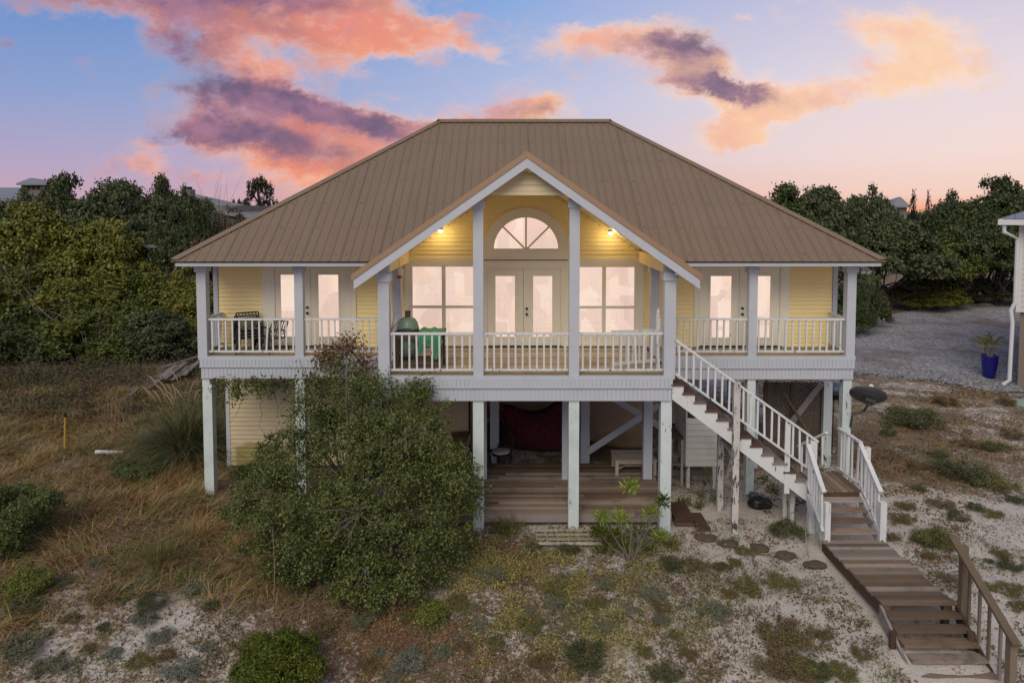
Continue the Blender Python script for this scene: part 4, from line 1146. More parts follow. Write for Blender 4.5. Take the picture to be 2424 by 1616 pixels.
# leaning gate section
gt = thing('loose_railing', 'loose white railing section leaning inside the deck corner', 'railing section', (2.9, 15.9, ZD))
ga, gb = at(1448, 786, 15.75), at(1570, 782, 15.95)
part('top_rail', MB().bar(ga, gb, .05, .07), 'trim_peel', gt)
gc0, gc1 = Vector((ga.x, ga.y + .02, ZD + .16)), Vector((gb.x, gb.y + .02, ZD + .22))
part('bottom_rail', MB().bar(gc0, gc1, .05, .06), 'trim_peel', gt)
for k in range(8):
    t = (k + .3) / 8; part('picket', MB().bar(gc0.lerp(gc1, t) + Vector((0, 0, .03)), ga.lerp(gb, t) - Vector((0, 0, .03)), .04, .04, (0, 1, 0)), 'trim_worn', gt)
q = at(1558, 745, 16.0)
part('finial_post', MB().box(q.x - .045, q.x + .045, q.y - .045, q.y + .045, ZD + .02, q.z - .05), 'trim_worn', gt)
part('finial', MB().lathe([(.05, -.049), (.055, -.03), (.035, -.01), (.04, .02), (.045, .06), (.03, .11), (.006, .15)], q, 12), 'trim_worn', gt, True)

# ------------------------------------------------------------------ things under the house
# draped red speckled cover
def drape(name, topf, botf, u0, u1, Y, bulge, mat, label, cat):
    V = []; nu, nv = 22, 14
    for j in range(nv + 1):
        for i in range(nu + 1):
            t = i / nu; s = j / nv; u = u0 + (u1 - u0) * t; v = topf(t) * (1 - s) + botf(t) * s
            p = at(u, v, Y); b = bulge * math.sin(math.pi * min(1, s * .9 + .1)) * math.sin(math.pi * (t * .96 + .02)) ** .6
            V.append((p.x, p.y - b + .05 * (float(vnoise(t * 6, s * 5, 77)) - .5), p.z))
    o = len(V); V += [(x, Y + .25, z) for x, _, z in V]; f = []
    for j in range(nv):
        for i in range(nu):
            q = j * (nu + 1) + i; f += [(q, q + 1, q + nu + 2, q + nu + 1), (o + q, o + q + nu + 1, o + q + nu + 2, o + q + 1)]
    ring = [i for i in range(nu + 1)] + [j * (nu + 1) + nu for j in range(1, nv + 1)] + [nv * (nu + 1) + i for i in range(nu - 1, -1, -1)] + [j * (nu + 1) for j in range(nv - 1, 0, -1)]
    for a, b in zip(ring, ring[1:] + ring[:1]): f.append((a, b, o + b, o + a))
    return one(name, MB().add(V, f), mat, label, cat, smooth=True)
def lin(pts):
    return lambda t: float(np.interp(t, [a for a, _ in pts], [b for _, b in pts]))
drape('red_cover', lin([(0, 962), (.12, 962), (.3, 974), (.5, 978), (.68, 972), (.85, 955), (1, 951)]), lin([(0, 1045), (.2, 1062), (.5, 1066), (.8, 1068), (1, 1062)]), 1192, 1336, 20.4, .35, 'red_cover', 'large dark red speckled cloth hung between the piles', 'cover')
drape('tan_tarp', lin([(0, 938), (.5, 938), (1, 938)]), lin([(0, 1040), (.3, 1056), (.7, 1062), (1, 1058)]), 1390, 1532, 20.6, .5, 'tarp', 'tan tarpaulin hanging behind the white X brace', 'tarpaulin')
rk = thing('timber_stack', 'reddish timbers stacked behind the ornate black chair', 'timber', at(1180, 980, 20.9))
for k, (a, b) in enumerate((((1150, 952), (1215, 966)), ((1152, 968), (1225, 985)), ((1150, 982), (1205, 990)))):
    part('plank', MB().bar(at(*a, 20.9 + .05 * k), at(*b, 20.8 - .08 * k), .16, .12), 'timber_red', rk)
part('support', MB().bar(at(1186, 990, 20.9), at(1186, 1085, 20.9), .1, .1), 'table_wood', rk)
# ornate iron chair
def iron_chair(name, label, u, v, Y, zb, rot, cush):
    p0 = at(u, v, Y); t = thing(name, label, 'chair', (p0.x, Y, zb)); c, s = math.cos(rot), math.sin(rot)
    L = lambda px, py, pz: (p0.x + px * c - py * s, Y + px * s + py * c, zb + pz)
    for sx, sy in ((-.2, -.2), (.2, -.2), (-.18, .2), (.18, .2)):
        part('leg', MB().tube([L(sx * 1.25, sy * 1.25, 0), L(sx * .9, sy * .9, .15), L(sx * 1.1, sy * 1.1, .36), L(sx, sy, .44)], [.028, .02, .03, .022], 6), 'black', t)
    part('seat', MB().lathe([(.2, .44), (.25, .445), (.25, .475), (.2, .48)], L(0, 0, 0), 14), 'black', t)
    if cush: part('cushion', MB().lathe([(.15, .481), (.24, .50), (.24, .54), (.16, .56)], L(0, 0, 0), 14), 'cushion', t, True)
    bk = MB(); bk.tube([L(-.2, .2, .46), L(-.24, .26, .75), L(-.12, .3, .98), L(.12, .3, .98), L(.24, .26, .75), L(.2, .2, .46)], .022, 6)
    for cx, cz in ((-.09, .66), (.09, .66), (0, .84)): bk.tube([L(cx + .085 * math.cos(a * math.pi / 6), .27, cz + .085 * math.sin(a * math.pi / 6)) for a in range(13)], .015, 5)
    part('backrest', bk, 'black', t)
iron_chair('iron_chair', 'ornate black iron chair with a pale cushion under the house', 1186, 1100, 18.9, .06, -.5, True)
iron_chair('iron_chair', 'ornate black chair without a cushion, partly behind the front pile', 1156, 1090, 19.3, .06, .4, False)
# box behind the shrub
one('cardboard_box', MB().prism_y([(X_(1068, 19), .0), (X_(1112, 19), 0), (X_(1108, 19), Z_(1025, 19)), (X_(1066, 19), Z_(1027, 19))], 18.7, 19.2), 'brown_box', 'brown box against the yellow wall beside the shrub', 'box')
one('leaning_board', MB().bar(at(1098, 1090, 18.6), at(1112, 1030, 18.66), .16, .02), 'table_pale', 'pale board leaning at the right of the brown box', 'board')
# pale low table
pt = thing('low_table', 'pale wooden low table standing on the under-house deck', 'table', (X_(1508, 17.9), 17.9, .35))
px0, px1, pz = X_(1458, 17.75), X_(1560, 17.75), Z_(1088, 17.75)
for k in range(5): part('top_board', MB().box(px0, px1, 17.72 + k * .16, 17.87 + k * .16, pz - .03, pz), 'table_pale', pt)
for yy in (17.76, 18.43): part('apron', MB().box(px0 + .04, px1 - .04, yy, yy + .03, pz - .11, pz - .032), 'table_pale', pt)
for x in (px0 + .02, px1 - .10):
    for yy in (17.74, 18.40): part('leg', MB().box(x, x + .08, yy, yy + .08, .345, pz - .033), 'table_pale', pt)
part('stretcher', MB().box(px0 + .1, px1 - .1, 18.05, 18.11, .47, .53).bar((px0 + .06, 17.78, .5), (px0 + .3, 18.08, .5), .05, .05).bar((px0 + .06, 18.44, .5), (px0 + .3, 18.08, .5), .05, .05), 'table_pale', pt)
# board-clad enclosure
en = thing('board_enclosure', 'white horizontal-board enclosure behind the stairs', 'enclosure', (X_(1667, 17.8), 17.8, 0))
e0, e1, ez0, ez1 = X_(1631, 17.8), X_(1703, 17.8), Z_(1104, 17.8), Z_(990, 17.8)
nbd = 8; hh = (ez1 - ez0) / nbd
for k in range(nbd):
    part('board', MB().box(e0, e1, 17.8, 17.825, ez0 + k * hh + .006, ez0 + (k + 1) * hh - .004 + random.uniform(-.003, .003)), 'white_panel', en)
    part('board', MB().box(e0 - .026, e0 - .002, 17.8, 19.0, ez0 + k * hh + .006, ez0 + (k + 1) * hh + .25 - .004 if k == nbd - 1 else ez0 + (k + 1) * hh - .004), 'white_panel', en)
    part('board', MB().box(e1 + .002, e1 + .026, 17.8, 19.0, ez0 + k * hh + .006, ez0 + (k + 1) * hh - .004), 'white_panel', en)
for x in (e0 + .01, e1 - .09):
    for yy in (17.83, 18.9): part('corner_post', MB().box(x, x + .08, yy, yy + .08, -.05, ez1 - .02), 'old_post', en)
part('floor', MB().box(e0 + .03, e1 - .03, 17.92, 18.88, ez0 - .05, ez0), 'riser', en)
wb = thing('work_bench', 'dark potting bench left of the white board enclosure', 'bench', (X_(1604, 18.2), 18.2, 0))
b0, b1, bz = X_(1588, 18.1), X_(1622, 18.1), Z_(1033, 18.1)
part('top', MB().box(b0, b1, 18.0, 18.8, bz - .04, bz), 'table_wood', wb)
part('shelf', MB().box(b0, b1, 18.05, 18.75, .5, .54), 'table_wood', wb)
for x in (b0 + .01, b1 - .07):
    for yy in (18.02, 18.7): part('leg', MB().box(x, x + .06, yy, yy + .06, -.05, bz - .042), 'grey_wood', wb)
one('metal_basin', MB().lathe([(.13, 0), (.16, .02), (.17, .16), (.19, .17), (.175, .18), (.14, .03)], (b0 + .17, 18.3, .542), 16), 'steel', 'grey metal basin on the lower shelf of the potting bench', 'basin', smooth=True)
one('low_kerb', MB().box(X_(1556, 18.7), X_(1762, 18.7), 18.68, 18.80, -.05, .16), 'grey_wood', 'grey timber kerb lying along the ground under the house', 'timber')
# kettle lid between the right piles
kt = thing('kettle_grill', 'blue grey kettle grill between the two right piles', 'grill', (X_(1982, 20.6), 20.6, 0))
kx, kz = X_(1981, 20.6), Z_(925, 20.6)
part('lid', MB().lathe([(.27, 0), (.265, .08), (.2, .2), (.1, .25), (.02, .26)], (kx, 20.6, kz), 18), 'blue_plastic', kt, True)
part('bowl', MB().lathe([(.06, -.26), (.16, -.2), (.24, -.1), (.27, -.005)], (kx, 20.6, kz), 18), 'black', kt, True)
for a in (0, 2.1, 4.2): part('leg', MB().tube([(kx + .12 * math.cos(a), 20.6 + .12 * math.sin(a), kz - .2), (kx + .3 * math.cos(a), 20.6 + .3 * math.sin(a), -.02)], .015, 6), 'black', kt)
# satellite dish
ds = thing('satellite_dish', 'dark grey oval satellite dish on the right corner pile', 'dish', at(2050, 930, 17.2))
c = at(2055, 933, 17.0); ex = (at(2094, 947, 17.0) - at(2013, 921, 17.0)); a_ = ex.normalized(); half = ex.length / 2
nrm_d = Vector((-.05, -.66, -.75)).normalized(); nrm_d = (nrm_d - a_ * nrm_d.dot(a_)).normalized(); b_d = nrm_d.cross(a_)
mbd = MB(); vs = []; ng, nr = 28, 5
for r in range(nr + 1):
    for k in range(ng):
        t = 2 * math.pi * k / ng; rr_ = r / nr
        q = c + a_ * half * rr_ * math.cos(t) + b_d * half * .80 * rr_ * math.sin(t) + nrm_d * (.13 * (rr_ ** 2 - 1)) * -1
        vs.append(q)
back = [q + nrm_d * .02 for q in vs]; f = []
for r in range(nr):
    for k in range(ng):
        q = r * ng + k; w_ = r * ng + (k + 1) % ng; f += [(q, w_, w_ + ng, q + ng), (len(vs) + q, len(vs) + q + ng, len(vs) + w_ + ng, len(vs) + w_)]
for k in range(ng):
    q, w_ = nr * ng + k, nr * ng + (k + 1) % ng; f.append((q, w_, len(vs) + w_, len(vs) + q))
part('reflector', MB().add(vs + back, f), 'dish', ds, True)
m0 = at(2049, 955, 17.25); m1 = at(2045, 972, 17.3); m2 = at(2018, 982, 17.35); m3 = at(2013, 1010, 17.4)
bq = c + nrm_d * .20
part('bracket', MB().bar(bq - a_ * .12, bq + a_ * .12, .16, .08, nrm_d), 'dish', ds)
part('mast', MB().tube([bq + nrm_d * .04, m1, m2, m3], .028, 8), 'dish', ds)
am = at(2062, 912, 16.9)
part('feed_arm', MB().tube([c - b_d * half * .7 * (1 if b_d.z > 0 else -1), at(2066, 948, 17.3), at(2062, 918, 17.5)], .018, 6), 'dish', ds)
part('feed_horn', MB().tube([at(2062, 918, 17.5), at(2062, 911, 17.55)], [.07, .05], 10), 'white_plastic', ds)
# black bag
def lump(c, r, seed, sq=(1, 1, .6), n=14):
    mb = MB(); vs = []; f = []
    for j in range(n + 1):
        ph = math.pi * j / n
        for k in range(n * 2):
            th = math.pi * k / n
            d = 1 + .55 * (float(vnoise(math.cos(th) * 2 + 7, math.sin(th) * 2 + ph * 2, seed)) - .5)
            vs.append((c[0] + r * sq[0] * d * math.sin(ph) * math.cos(th), c[1] + r * sq[1] * d * math.sin(ph) * math.sin(th), c[2] + r * sq[2] * d * math.cos(ph)))
    m_ = n * 2
    for j in range(n):
        for k in range(m_): f.append((j * m_ + k, j * m_ + (k + 1) % m_, (j + 1) * m_ + (k + 1) % m_, (j + 1) * m_ + k))
    return mb.add(vs, f)
g = ground_at(1800, 1200)
one('black_bag', lump((g.x, g.y, g.z + .09), .24, 4, (1.2, .8, .6)), 'bag', 'crumpled black plastic bag on the sand under the stairs', 'bag', smooth=True)
g = ground_at(1784, 1182)
one('blue_tool', lump((g.x, g.y, g.z + .1), .1, 5, (1.2, .8, .9)), 'blue_plastic', 'small blue grey bundle beside the black bag', 'bundle', smooth=True)

# ------------------------------------------------------------------ things in the yard
def gz(x, y): return float(height(x, y))
g = ground_at(154, 1075)
sk = thing('marker_stake', 'yellow stake with black ends standing in the dry grass', 'stake', g)
zt = at(160, 977, g.y).z - g.z
part('shaft', MB().tube([(g.x, g.y, g.z + .14 * zt), (g.x + .04, g.y, g.z + .9 * zt)], .03, 8), 'yellow', sk)
part('tip', MB().tube([(g.x + .0401, g.y, g.z + .9 * zt), (g.x + .045, g.y, g.z + zt)], .033, 8), 'black', sk)
part('foot', MB().tube([(g.x - .005, g.y, g.z - .1), (g.x - .0005, g.y, g.z + .14 * zt)], .031, 8), 'black', sk)
g = ground_at(255, 1078); e = ground_at(226, 1076); e2 = ground_at(292, 1077)
one('white_pipe', MB().tube([e + Vector((0, 0, .08)), e2 + Vector((0, 0, .07))], .06, 10), 'white_plastic', 'white pipe lying in the grass left of the house', 'pipe')
lp = thing('lumber_pile', 'heap of old grey boards behind the pampas grass', 'lumber', ground_at(420, 900))
for k, (a, b) in enumerate((((345, 922), (405, 888)), ((372, 915), (418, 884)), ((390, 912), (440, 880)), ((406, 908), (448, 884)), ((420, 905), (462, 880)), ((436, 902), (475, 874)), ((378, 880), (480, 856)), ((308, 950), (326, 940)), ((352, 935), (372, 928)), ((440, 886), (478, 868)))):
    A, B = ground_at(*a), ground_at(*b); hz_ = .16 + .05 * (k % 3)
    part('board', MB().bar(A + Vector((0, 0, hz_)), B + Vector((0, 0, hz_ + .15)), .19, .05), 'grey_wood', lp)
# wooden lattice frame lying before the deck
def flat_grate(label, u0, u1, v0, v1):
    a, b, c_ = ground_at(u0, v1), ground_at(u1, v1), ground_at(u0, v0)
    t = thing('wooden_grate', label, 'grate', a); x0, x1, y0, y1, z = a.x, b.x, a.y, c_.y, max(a.z, b.z) + .06
    for k in range(4):
        yy = y0 + (y1 - y0) * k / 3; part('slat', MB().box(x0, x1, yy - .035, yy + .035, z, z + .03), 'table_pale', t)
    n = 6
    for k in range(n + 1):
        xx = x0 + (x1 - x0) * k / n; part('crosspiece', MB().box(xx - .025, xx + .025, y0, y1, z - .035, z - .002), 'table_pale', t)
flat_grate('pale slatted wooden grate lying before the low deck', 1270, 1425, 1262, 1294)
for (u, v, lab) in ((1668, 1275, 'flat brown stepping stone nearest the deck step'), (1724, 1290, 'second brown stepping stone from the deck step'), (1798, 1300, 'third brown stepping stone from the deck step'), (1860, 1318, 'brown stepping stone left of the one beside the boardwalk'), (1930, 1340, 'brown stepping stone right beside the boardwalk')):
    g = ground_at(u, v); o = lump((g.x, g.y, g.z + .03), .21, int(u), (1, .8, .28)); one('stepping_stone', o, 'stone', lab, 'stone', 'brown stepping stones', True)
def branch(name, pts, r, lab, mat='bark_pale'):
    P = [ground_at(u, v) + Vector((0, 0, dz)) for u, v, dz in pts]
    one(name, MB().tube(P, [r * (1 - .7 * i / len(P)) for i in range(len(P))], 6), mat, lab, 'branch')
branch('fallen_branch', [(1275, 1508, .04), (1300, 1506, .07), (1330, 1512, .05), (1352, 1519, .04)], .03, 'curved grey fallen branch on the yellow-green ground', 'bark')
branch('driftwood_stick', [(1915, 1322, .0), (1910, 1300, .1), (1906, 1280, .25)], .015, 'thin pale stick standing left of the boardwalk')
g = ground_at(2424, 957)
one('utility_lid', MB().lathe([(.02, .10), (.50, .08), (.52, .05), (.50, -.1)], (g.x + .05, g.y, g.z), 24), 'mint', 'pale green round utility lid on the sand at the right edge', 'lid', smooth=False)

# blue pot with two palms
g = ground_at(2341, 896)
pp = thing('glazed_pot', 'tall cobalt blue glazed pot on the gravel', 'plant pot', g)
hp = at(2341, 840, g.y).z - g.z; rp = (X_(2360, g.y) - X_(2324, g.y)) / 2
part('pot', MB().lathe([(rp * .62, 0), (rp * .70, .02), (rp * .92, hp * .6), (rp * 1.0, hp * .96), (rp * 1.06, hp), (rp * .95, hp + .005), (rp * .9, hp - .08)], g, 20), 'pot', pp, True)
def fronds(base, n, L, mat_, seed, droop=.9, w=.05):
    r = np.random.default_rng(seed); V = []; Fc = []
    for i in range(n):
        az = r.uniform(0, 6.28); el = r.uniform(.55, 1.4); l = L * r.uniform(.7, 1.1); seg = 16; P = []
        for k in range(seg + 1):
            t = k / seg; e = el - droop * t * t * 1.5
            P.append((base[0] + math.cos(az) * l * t * math.cos(el * .9), base[1] + math.sin(az) * l * t * math.cos(el * .9), base[2] + l * (t * math.sin(el) - droop * .55 * t * t)))
        side = np.array((-math.sin(az), math.cos(az), 0))
        for k in range(1, seg):
            q = np.array(P[k]); d = np.array(P[k + 1]) - q; d /= np.linalg.norm(d) + 1e-9
            for s in (-1, 1):
                lw = w * 5.5 * math.sin(math.pi * (.15 + .8 * k / seg)); tip = q + side * s * lw + d * lw * .6 + np.array((0, 0, -.25 * lw))
                o = len(V); V += [q, q + d * .05, tip, q + d * .06 + side * s * .02]; Fc.append((o, o + 1, o + 2, o + 3))
    return V, Fc
pl = thing('palm_plant', 'two-stemmed young palm growing in the blue pot', 'palm', g + Vector((0, 0, hp - .1)))
for k, (dx, dz) in enumerate(((-.16, .42), (.14, .46))):
    b0_ = Vector((g.x + dx * .3, g.y, g.z + hp - .1)); b1_ = Vector((g.x + dx, g.y + .03, g.z + hp + dz - .1))
    part('trunk', MB().tube([b0_, b0_.lerp(b1_, .5) + Vector((dx * .1, 0, 0)), b1_], [.09, .075, .06], 8), 'bark', pl)
    V, Fc = fronds(b1_, 20, 1.0, 'palm', 40 + k, .75); link('fronds', np_mesh('fronds', V, Fc, M['palm']), pl)

# neighbouring house at the right edge
NY = 28.2
nh = thing('neighbour_house', 'grey neighbour house with blue metal roof cut off by the right edge', 'house', (X_(2408, 28.2), 28.2, 0))
nx = X_(2408, NY); gz1, gz0 = Z_(520, NY - .7), Z_(533, NY - .7); zm = Z_(738, NY)
nw = part('wall', MB().box(nx, nx + 9, NY + .02, NY + 11, zm, gz1 + .1), 'n_wall', nh)
nn = 16; hh = (gz0 - zm) / nn
for k in range(nn): part('siding_board', MB().prism_x([(NY + .02, zm + k * hh + hh), (NY + .01, zm + k * hh + hh), (NY - .01, zm + k * hh), (NY + .02, zm + k * hh)], nx, nx + 9), 'n_wall', nw)
part('corner_board', MB().box(nx - .03, nx + .12, NY - .03, NY - .012, zm, gz0), 'n_trim', nh)
part('wall', MB().box(nx + .12, nx + 8.9, NY + .15, NY + 10.9, -.1, zm - .002), 'n_low', nh)
rx0, ry0 = nx - .58, NY - .58; rr0 = 4.6; rs = .38
ridge = [(rx0 + 5.2, ry0 + 5.2), (rx0 + 5.2, ry0 + 7.6)]
zr0 = gz1 + .02; zr1 = zr0 + 5.2 * rs
nrf = part('roof', MB().add([(rx0, ry0, zr0), (rx0 + 10.4, ry0, zr0), (rx0 + 10.4, ry0 + 12.8, zr0), (rx0, ry0 + 12.8, zr0), (*ridge[0], zr1), (*ridge[1], zr1)], [(0, 1, 4), (1, 2, 5, 4), (2, 3, 5), (3, 0, 4, 5), (3, 2, 1, 0)]), 'n_roof', nh)
for k in range(1, 12):
    x = rx0 + .45 * k; d = min(5.2, x - rx0)
    part('seam', MB().bar((x, ry0, zr0 + .02), (x, ry0 + d, zr0 + .02 + d * rs), .03, .05), 'n_roof', nrf)
    y_ = ry0 + .45 * k
    part('seam', MB().bar((rx0, y_, zr0 + .02), (rx0 + min(5.2, .45 * k), y_, zr0 + .02 + rs * min(5.2, .45 * k)), .03, .05), 'n_roof', nrf)
part('gutter', MB().box(rx0 - .12, rx0 + 10.4, ry0 - .13, ry0 - .01, gz0, gz1).box(rx0 - .12, rx0 - .01, ry0, ry0 + 12.8, gz0, gz1), 'n_trim', nh)
dsx = nx - .06
part('downspout', MB().tube([(nx - .50, NY - .56, gz0), (nx - .49, NY - .56, gz0 - .28), (dsx, NY - .1, gz0 - .55), (dsx, NY - .09, Z_(716, NY)), (dsx - .13, NY - .1, Z_(735, NY)), (dsx - .06, NY - .1, Z_(765, NY)), (dsx - .09, NY - .1, Z_(900, NY)), (dsx - .3, NY - .12, Z_(912, NY))], .075, 8), 'n_trim', nh)
sr = part('stair_rail', MB().tube([at(2386, 800, 30), at(2386, 760, 30), at(2402, 742, 30.5)], .04, 6).tube([at(2386, 775, 30), at(2400, 760, 30.5)], .03, 6), 'black', nh)
part('steps', MB().box(X_(2388, 30), nx + .1, 30, 31.2, -.1, .55), 'n_low', nh)

nh.rotation_euler.z = math.radians(-36)

# ------------------------------------------------------------------ far houses
def far_house(name, label, Y, walls, roofs, extra=()):
    p0 = at(*walls[0][0], Y); t = thing(name, label, 'house', (p0.x, Y, 0))
    for (a, b, dep) in walls:
        A, B = at(*a, Y), at(*b, Y); part('wall', MB().box(A.x, B.x, Y, Y + dep, min(0, B.z - .1) if B.z < 1 else B.z, A.z), 'far_wall', t)
    for (a, b, ap0, ap1, dep) in roofs:                       # eave left, eave right, ridge ends
        A, B, C_, D = at(*a, Y - .4), at(*b, Y - .4), at(*ap0, Y + dep / 2), at(*ap1, Y + dep / 2)
        bk = [Vector((A.x, Y + dep + .4, A.z)), Vector((B.x, Y + dep + .4, B.z))]
        low_ = [Vector((p.x, p.y, p.z - .15)) for p in (A, B, bk[1], bk[0])]
        part('roof', MB().add([A, B, bk[1], bk[0], C_, D] + low_, [(0, 1, 5, 4), (1, 2, 5), (2, 3, 4, 5), (3, 0, 4), (6, 7, 1, 0), (7, 8, 2, 1), (8, 9, 3, 2), (9, 6, 0, 3), (9, 8, 7, 6)]), 'far_roof', t)
    for (nm, a, b, dep, mat) in extra:
        A, B = at(*a, Y - .02), at(*b, Y - .02); part(nm, MB().box(A.x, B.x, Y - .03, Y + dep, B.z, A.z), mat, t)
    return t
far_house('tower_house', 'far grey house with a hipped lookout tower at the left edge', 62, [((-40, 476), (52, 560), 10), ((50, 434), (98, 470), 3)], [((-80, 478), (60, 478), (-20, 444), (44, 444), 10), ((38, 434), (110, 434), (72, 421), (76, 421), 3)], [('window', (u, 437), (u + 8, 449), .0, 'gap') for u in (53, 64, 75, 86)])
far_house('chimney_house', 'far house with pale green roof and a chimney left of the main roof', 56, [((420, 486), (560, 560), 9)], [((425, 490), (600, 514), (448, 458), (462, 459), 9)], [('chimney', (430, 448), (451, 480), .9, 'far_wall'), ('chimney_cap', (434, 442), (447, 448), .6, 'bark_dark')])
far_house('shed_house', 'pale building half hidden under the tall left oak', 40, [((302, 578), (372, 640), 3)], [((296, 580), (380, 580), (325, 566), (350, 566), 3)], [('window', (u, 590), (u + 9, 606), .0, 'gap') for u in (314, 345)])
far_house('roof_peak_house', 'far house whose grey roof peak shows among the right trees', 75, [((2122, 486), (2146, 520), 4)], [((2112, 488), (2156, 488), (2128, 466), (2132, 466), 4)])

# ------------------------------------------------------------------ vegetation
def unit(v): return v / (np.linalg.norm(v, axis=-1, keepdims=True) + 1e-9)
def leaves(C, A, Bv, l, w):
    """Diamond leaves: centres C, length directions A, width directions Bv, sizes l and w."""
    l = np.asarray(l)[:, None] / 2; w = np.asarray(w)[:, None] / 2
    V = np.stack([C - A * l, C + Bv * w, C + A * l, C - Bv * w], 1).reshape(-1, 3)
    return V, np.arange(len(C) * 4).reshape(-1, 4)
def crown_cloud(lumps, n, size, seed, cluster=9, shell=.42, up=-.35, spread=.10, asp=.55):
    """Leaf sprays through lumpy crowns: clusters near each lump's surface, leaves around each cluster."""
    r = np.random.default_rng(seed); L = np.array(lumps, float)
    wgt = (L[:, 3] * L[:, 4] + L[:, 4] * L[:, 5] + L[:, 3] * L[:, 5]); wgt /= wgt.sum()
    nc = n // cluster; idx = r.choice(len(L), nc, p=wgt)
    d = unit(r.normal(size=(nc, 3))); d[:, 2] = np.where(d[:, 2] < up, -d[:, 2], d[:, 2])
    rad = 1 - shell * r.random(nc) ** 1.4
    rad *= .78 + .44 * fbm(d[:, 0] * 2.3 + idx * 3.1 + 9, d[:, 1] * 2.3 + d[:, 2] * 1.7 + 5, seed)
    P = L[idx, :3] + d * L[idx, 3:6] * rad[:, None]
    C = np.repeat(P, cluster, 0) + r.normal(size=(nc * cluster, 3)) * spread
    O = np.repeat(d, cluster, 0)
    N = unit(O * .7 + r.normal(size=C.shape) * .6 + (0, 0, .35))
    A = unit(np.cross(N, r.normal(size=C.shape))); B_ = np.cross(N, A)
    s = size * r.uniform(.6, 1.35, len(C))
    return leaves(C, A, B_, s, s * asp)
def limbs(base, tips, r0, seed, bend=.15, forks=2):
    r = random.Random(seed); mb = MB(); base = Vector(base)
    for tx in tips:
        tx = Vector(tx); pts = [base]
        for k in range(1, 6):
            t = k / 5; pts.append(base.lerp(tx, t) + Vector((r.gauss(0, bend), r.gauss(0, bend), abs(r.gauss(0, bend)) * .6)) * math.sin(math.pi * t) * (tx - base).length)
        mb.tube(pts, [r0 * (1 - .8 * k / 5) for k in range(6)], 6)
        for f in range(forks):
            k = r.choice((2, 3, 4)); q = pts[k]; e = q + (tx - base) * r.uniform(.3, .5) + Vector((r.gauss(0, .3), r.gauss(0, .3), r.gauss(.1, .2))) * (tx - base).length * .5
            mb.tube([q, q.lerp(e, .5) + Vector((r.gauss(0, .05),) * 3), e], [r0 * .4, r0 * .28, r0 * .08], 5)
    return mb
CROWNS, TRUNKS = {}, {}
def crown_mesh(kind, mat):
    key = (kind, mat)
    if key in CROWNS: return CROWNS[key]
    r = np.random.default_rng({'oak_a': 1, 'oak_b': 2, 'oak_c': 3, 'low_a': 4, 'low_b': 5, 'cedar': 6, 'umb': 7}[kind]); L = []
    if kind.startswith('oak'):
        for k in range(26):
            a = r.uniform(0, 6.28); rr = .36 * math.sqrt(r.random()); z = .45 + .42 * (1 - (rr / .40) ** 2) * r.uniform(.5, 1)
            s = r.uniform(.10, .17); L.append((rr * math.cos(a), rr * math.sin(a), z - s * .5, s * 1.15, s * 1.15, s * .8))
        for k in range(46):
            a = r.uniform(0, 6.28); rr = .46 * math.sqrt(r.random()); z = .40 + .50 * (1 - (rr / .47) ** 2) * r.uniform(.6, .98)
            s = r.uniform(.03, .065); L.append((rr * math.cos(a), rr * math.sin(a), z, s * 1.3, s * 1.3, s * .7))
        L += [(0, 0, .45, .28, .28, .23)]
    elif kind.startswith('low'):
        for k in range(26):
            a = r.uniform(0, 6.28); rr = .38 * math.sqrt(r.random()); z = .12 + .70 * (1 - (rr / .42) ** 2) * r.uniform(.35, 1)
            s = r.uniform(.09, .16); L.append((rr * math.cos(a), rr * math.sin(a), z, s * 1.2, s * 1.2, s * .9))
        for k in range(46):
            a = r.uniform(0, 6.28); rr = .48 * math.sqrt(r.random()); z = .08 + .80 * (1 - (rr / .50) ** 2) * r.uniform(.5, .98)
            s = r.uniform(.03, .06); L.append((rr * math.cos(a), rr * math.sin(a), z, s * 1.3, s * 1.3, s * .8))
        L += [(0, 0, .3, .32, .32, .28)]
    elif kind == 'cedar':
        for k in range(16):
            z = .1 + .86 * k / 15; w = .40 * (1 - z) ** .8 + .05; a = k * 2.4; L.append((.25 * w * math.cos(a), .25 * w * math.sin(a), z, w * .8, w * .8, .07))
    else:
        for (x, z, s) in ((-.20, .86, .17), (-.02, .92, .16), (.16, .84, .17), (.30, .66, .18), (.02, .70, .12), (.34, .50, .16), (.20, .40, .13), (-.30, .78, .10), (.08, .34, .10)):
            L.append((x, r.uniform(-.15, .15), z, s, s, s * .55))
    if kind in ('cedar', 'umb'): V, Fc = crown_cloud(L, 7000 if kind == 'cedar' else 3600, .045, 5, 9, .5, -1, .02, .4)
    else: V, Fc = crown_cloud(L, 34000, .027, int(r.integers(99)), 10, .5, -.6, .016, .6)
    CROWNS[key] = np_mesh('crown', V, Fc, M[mat]); return CROWNS[key]
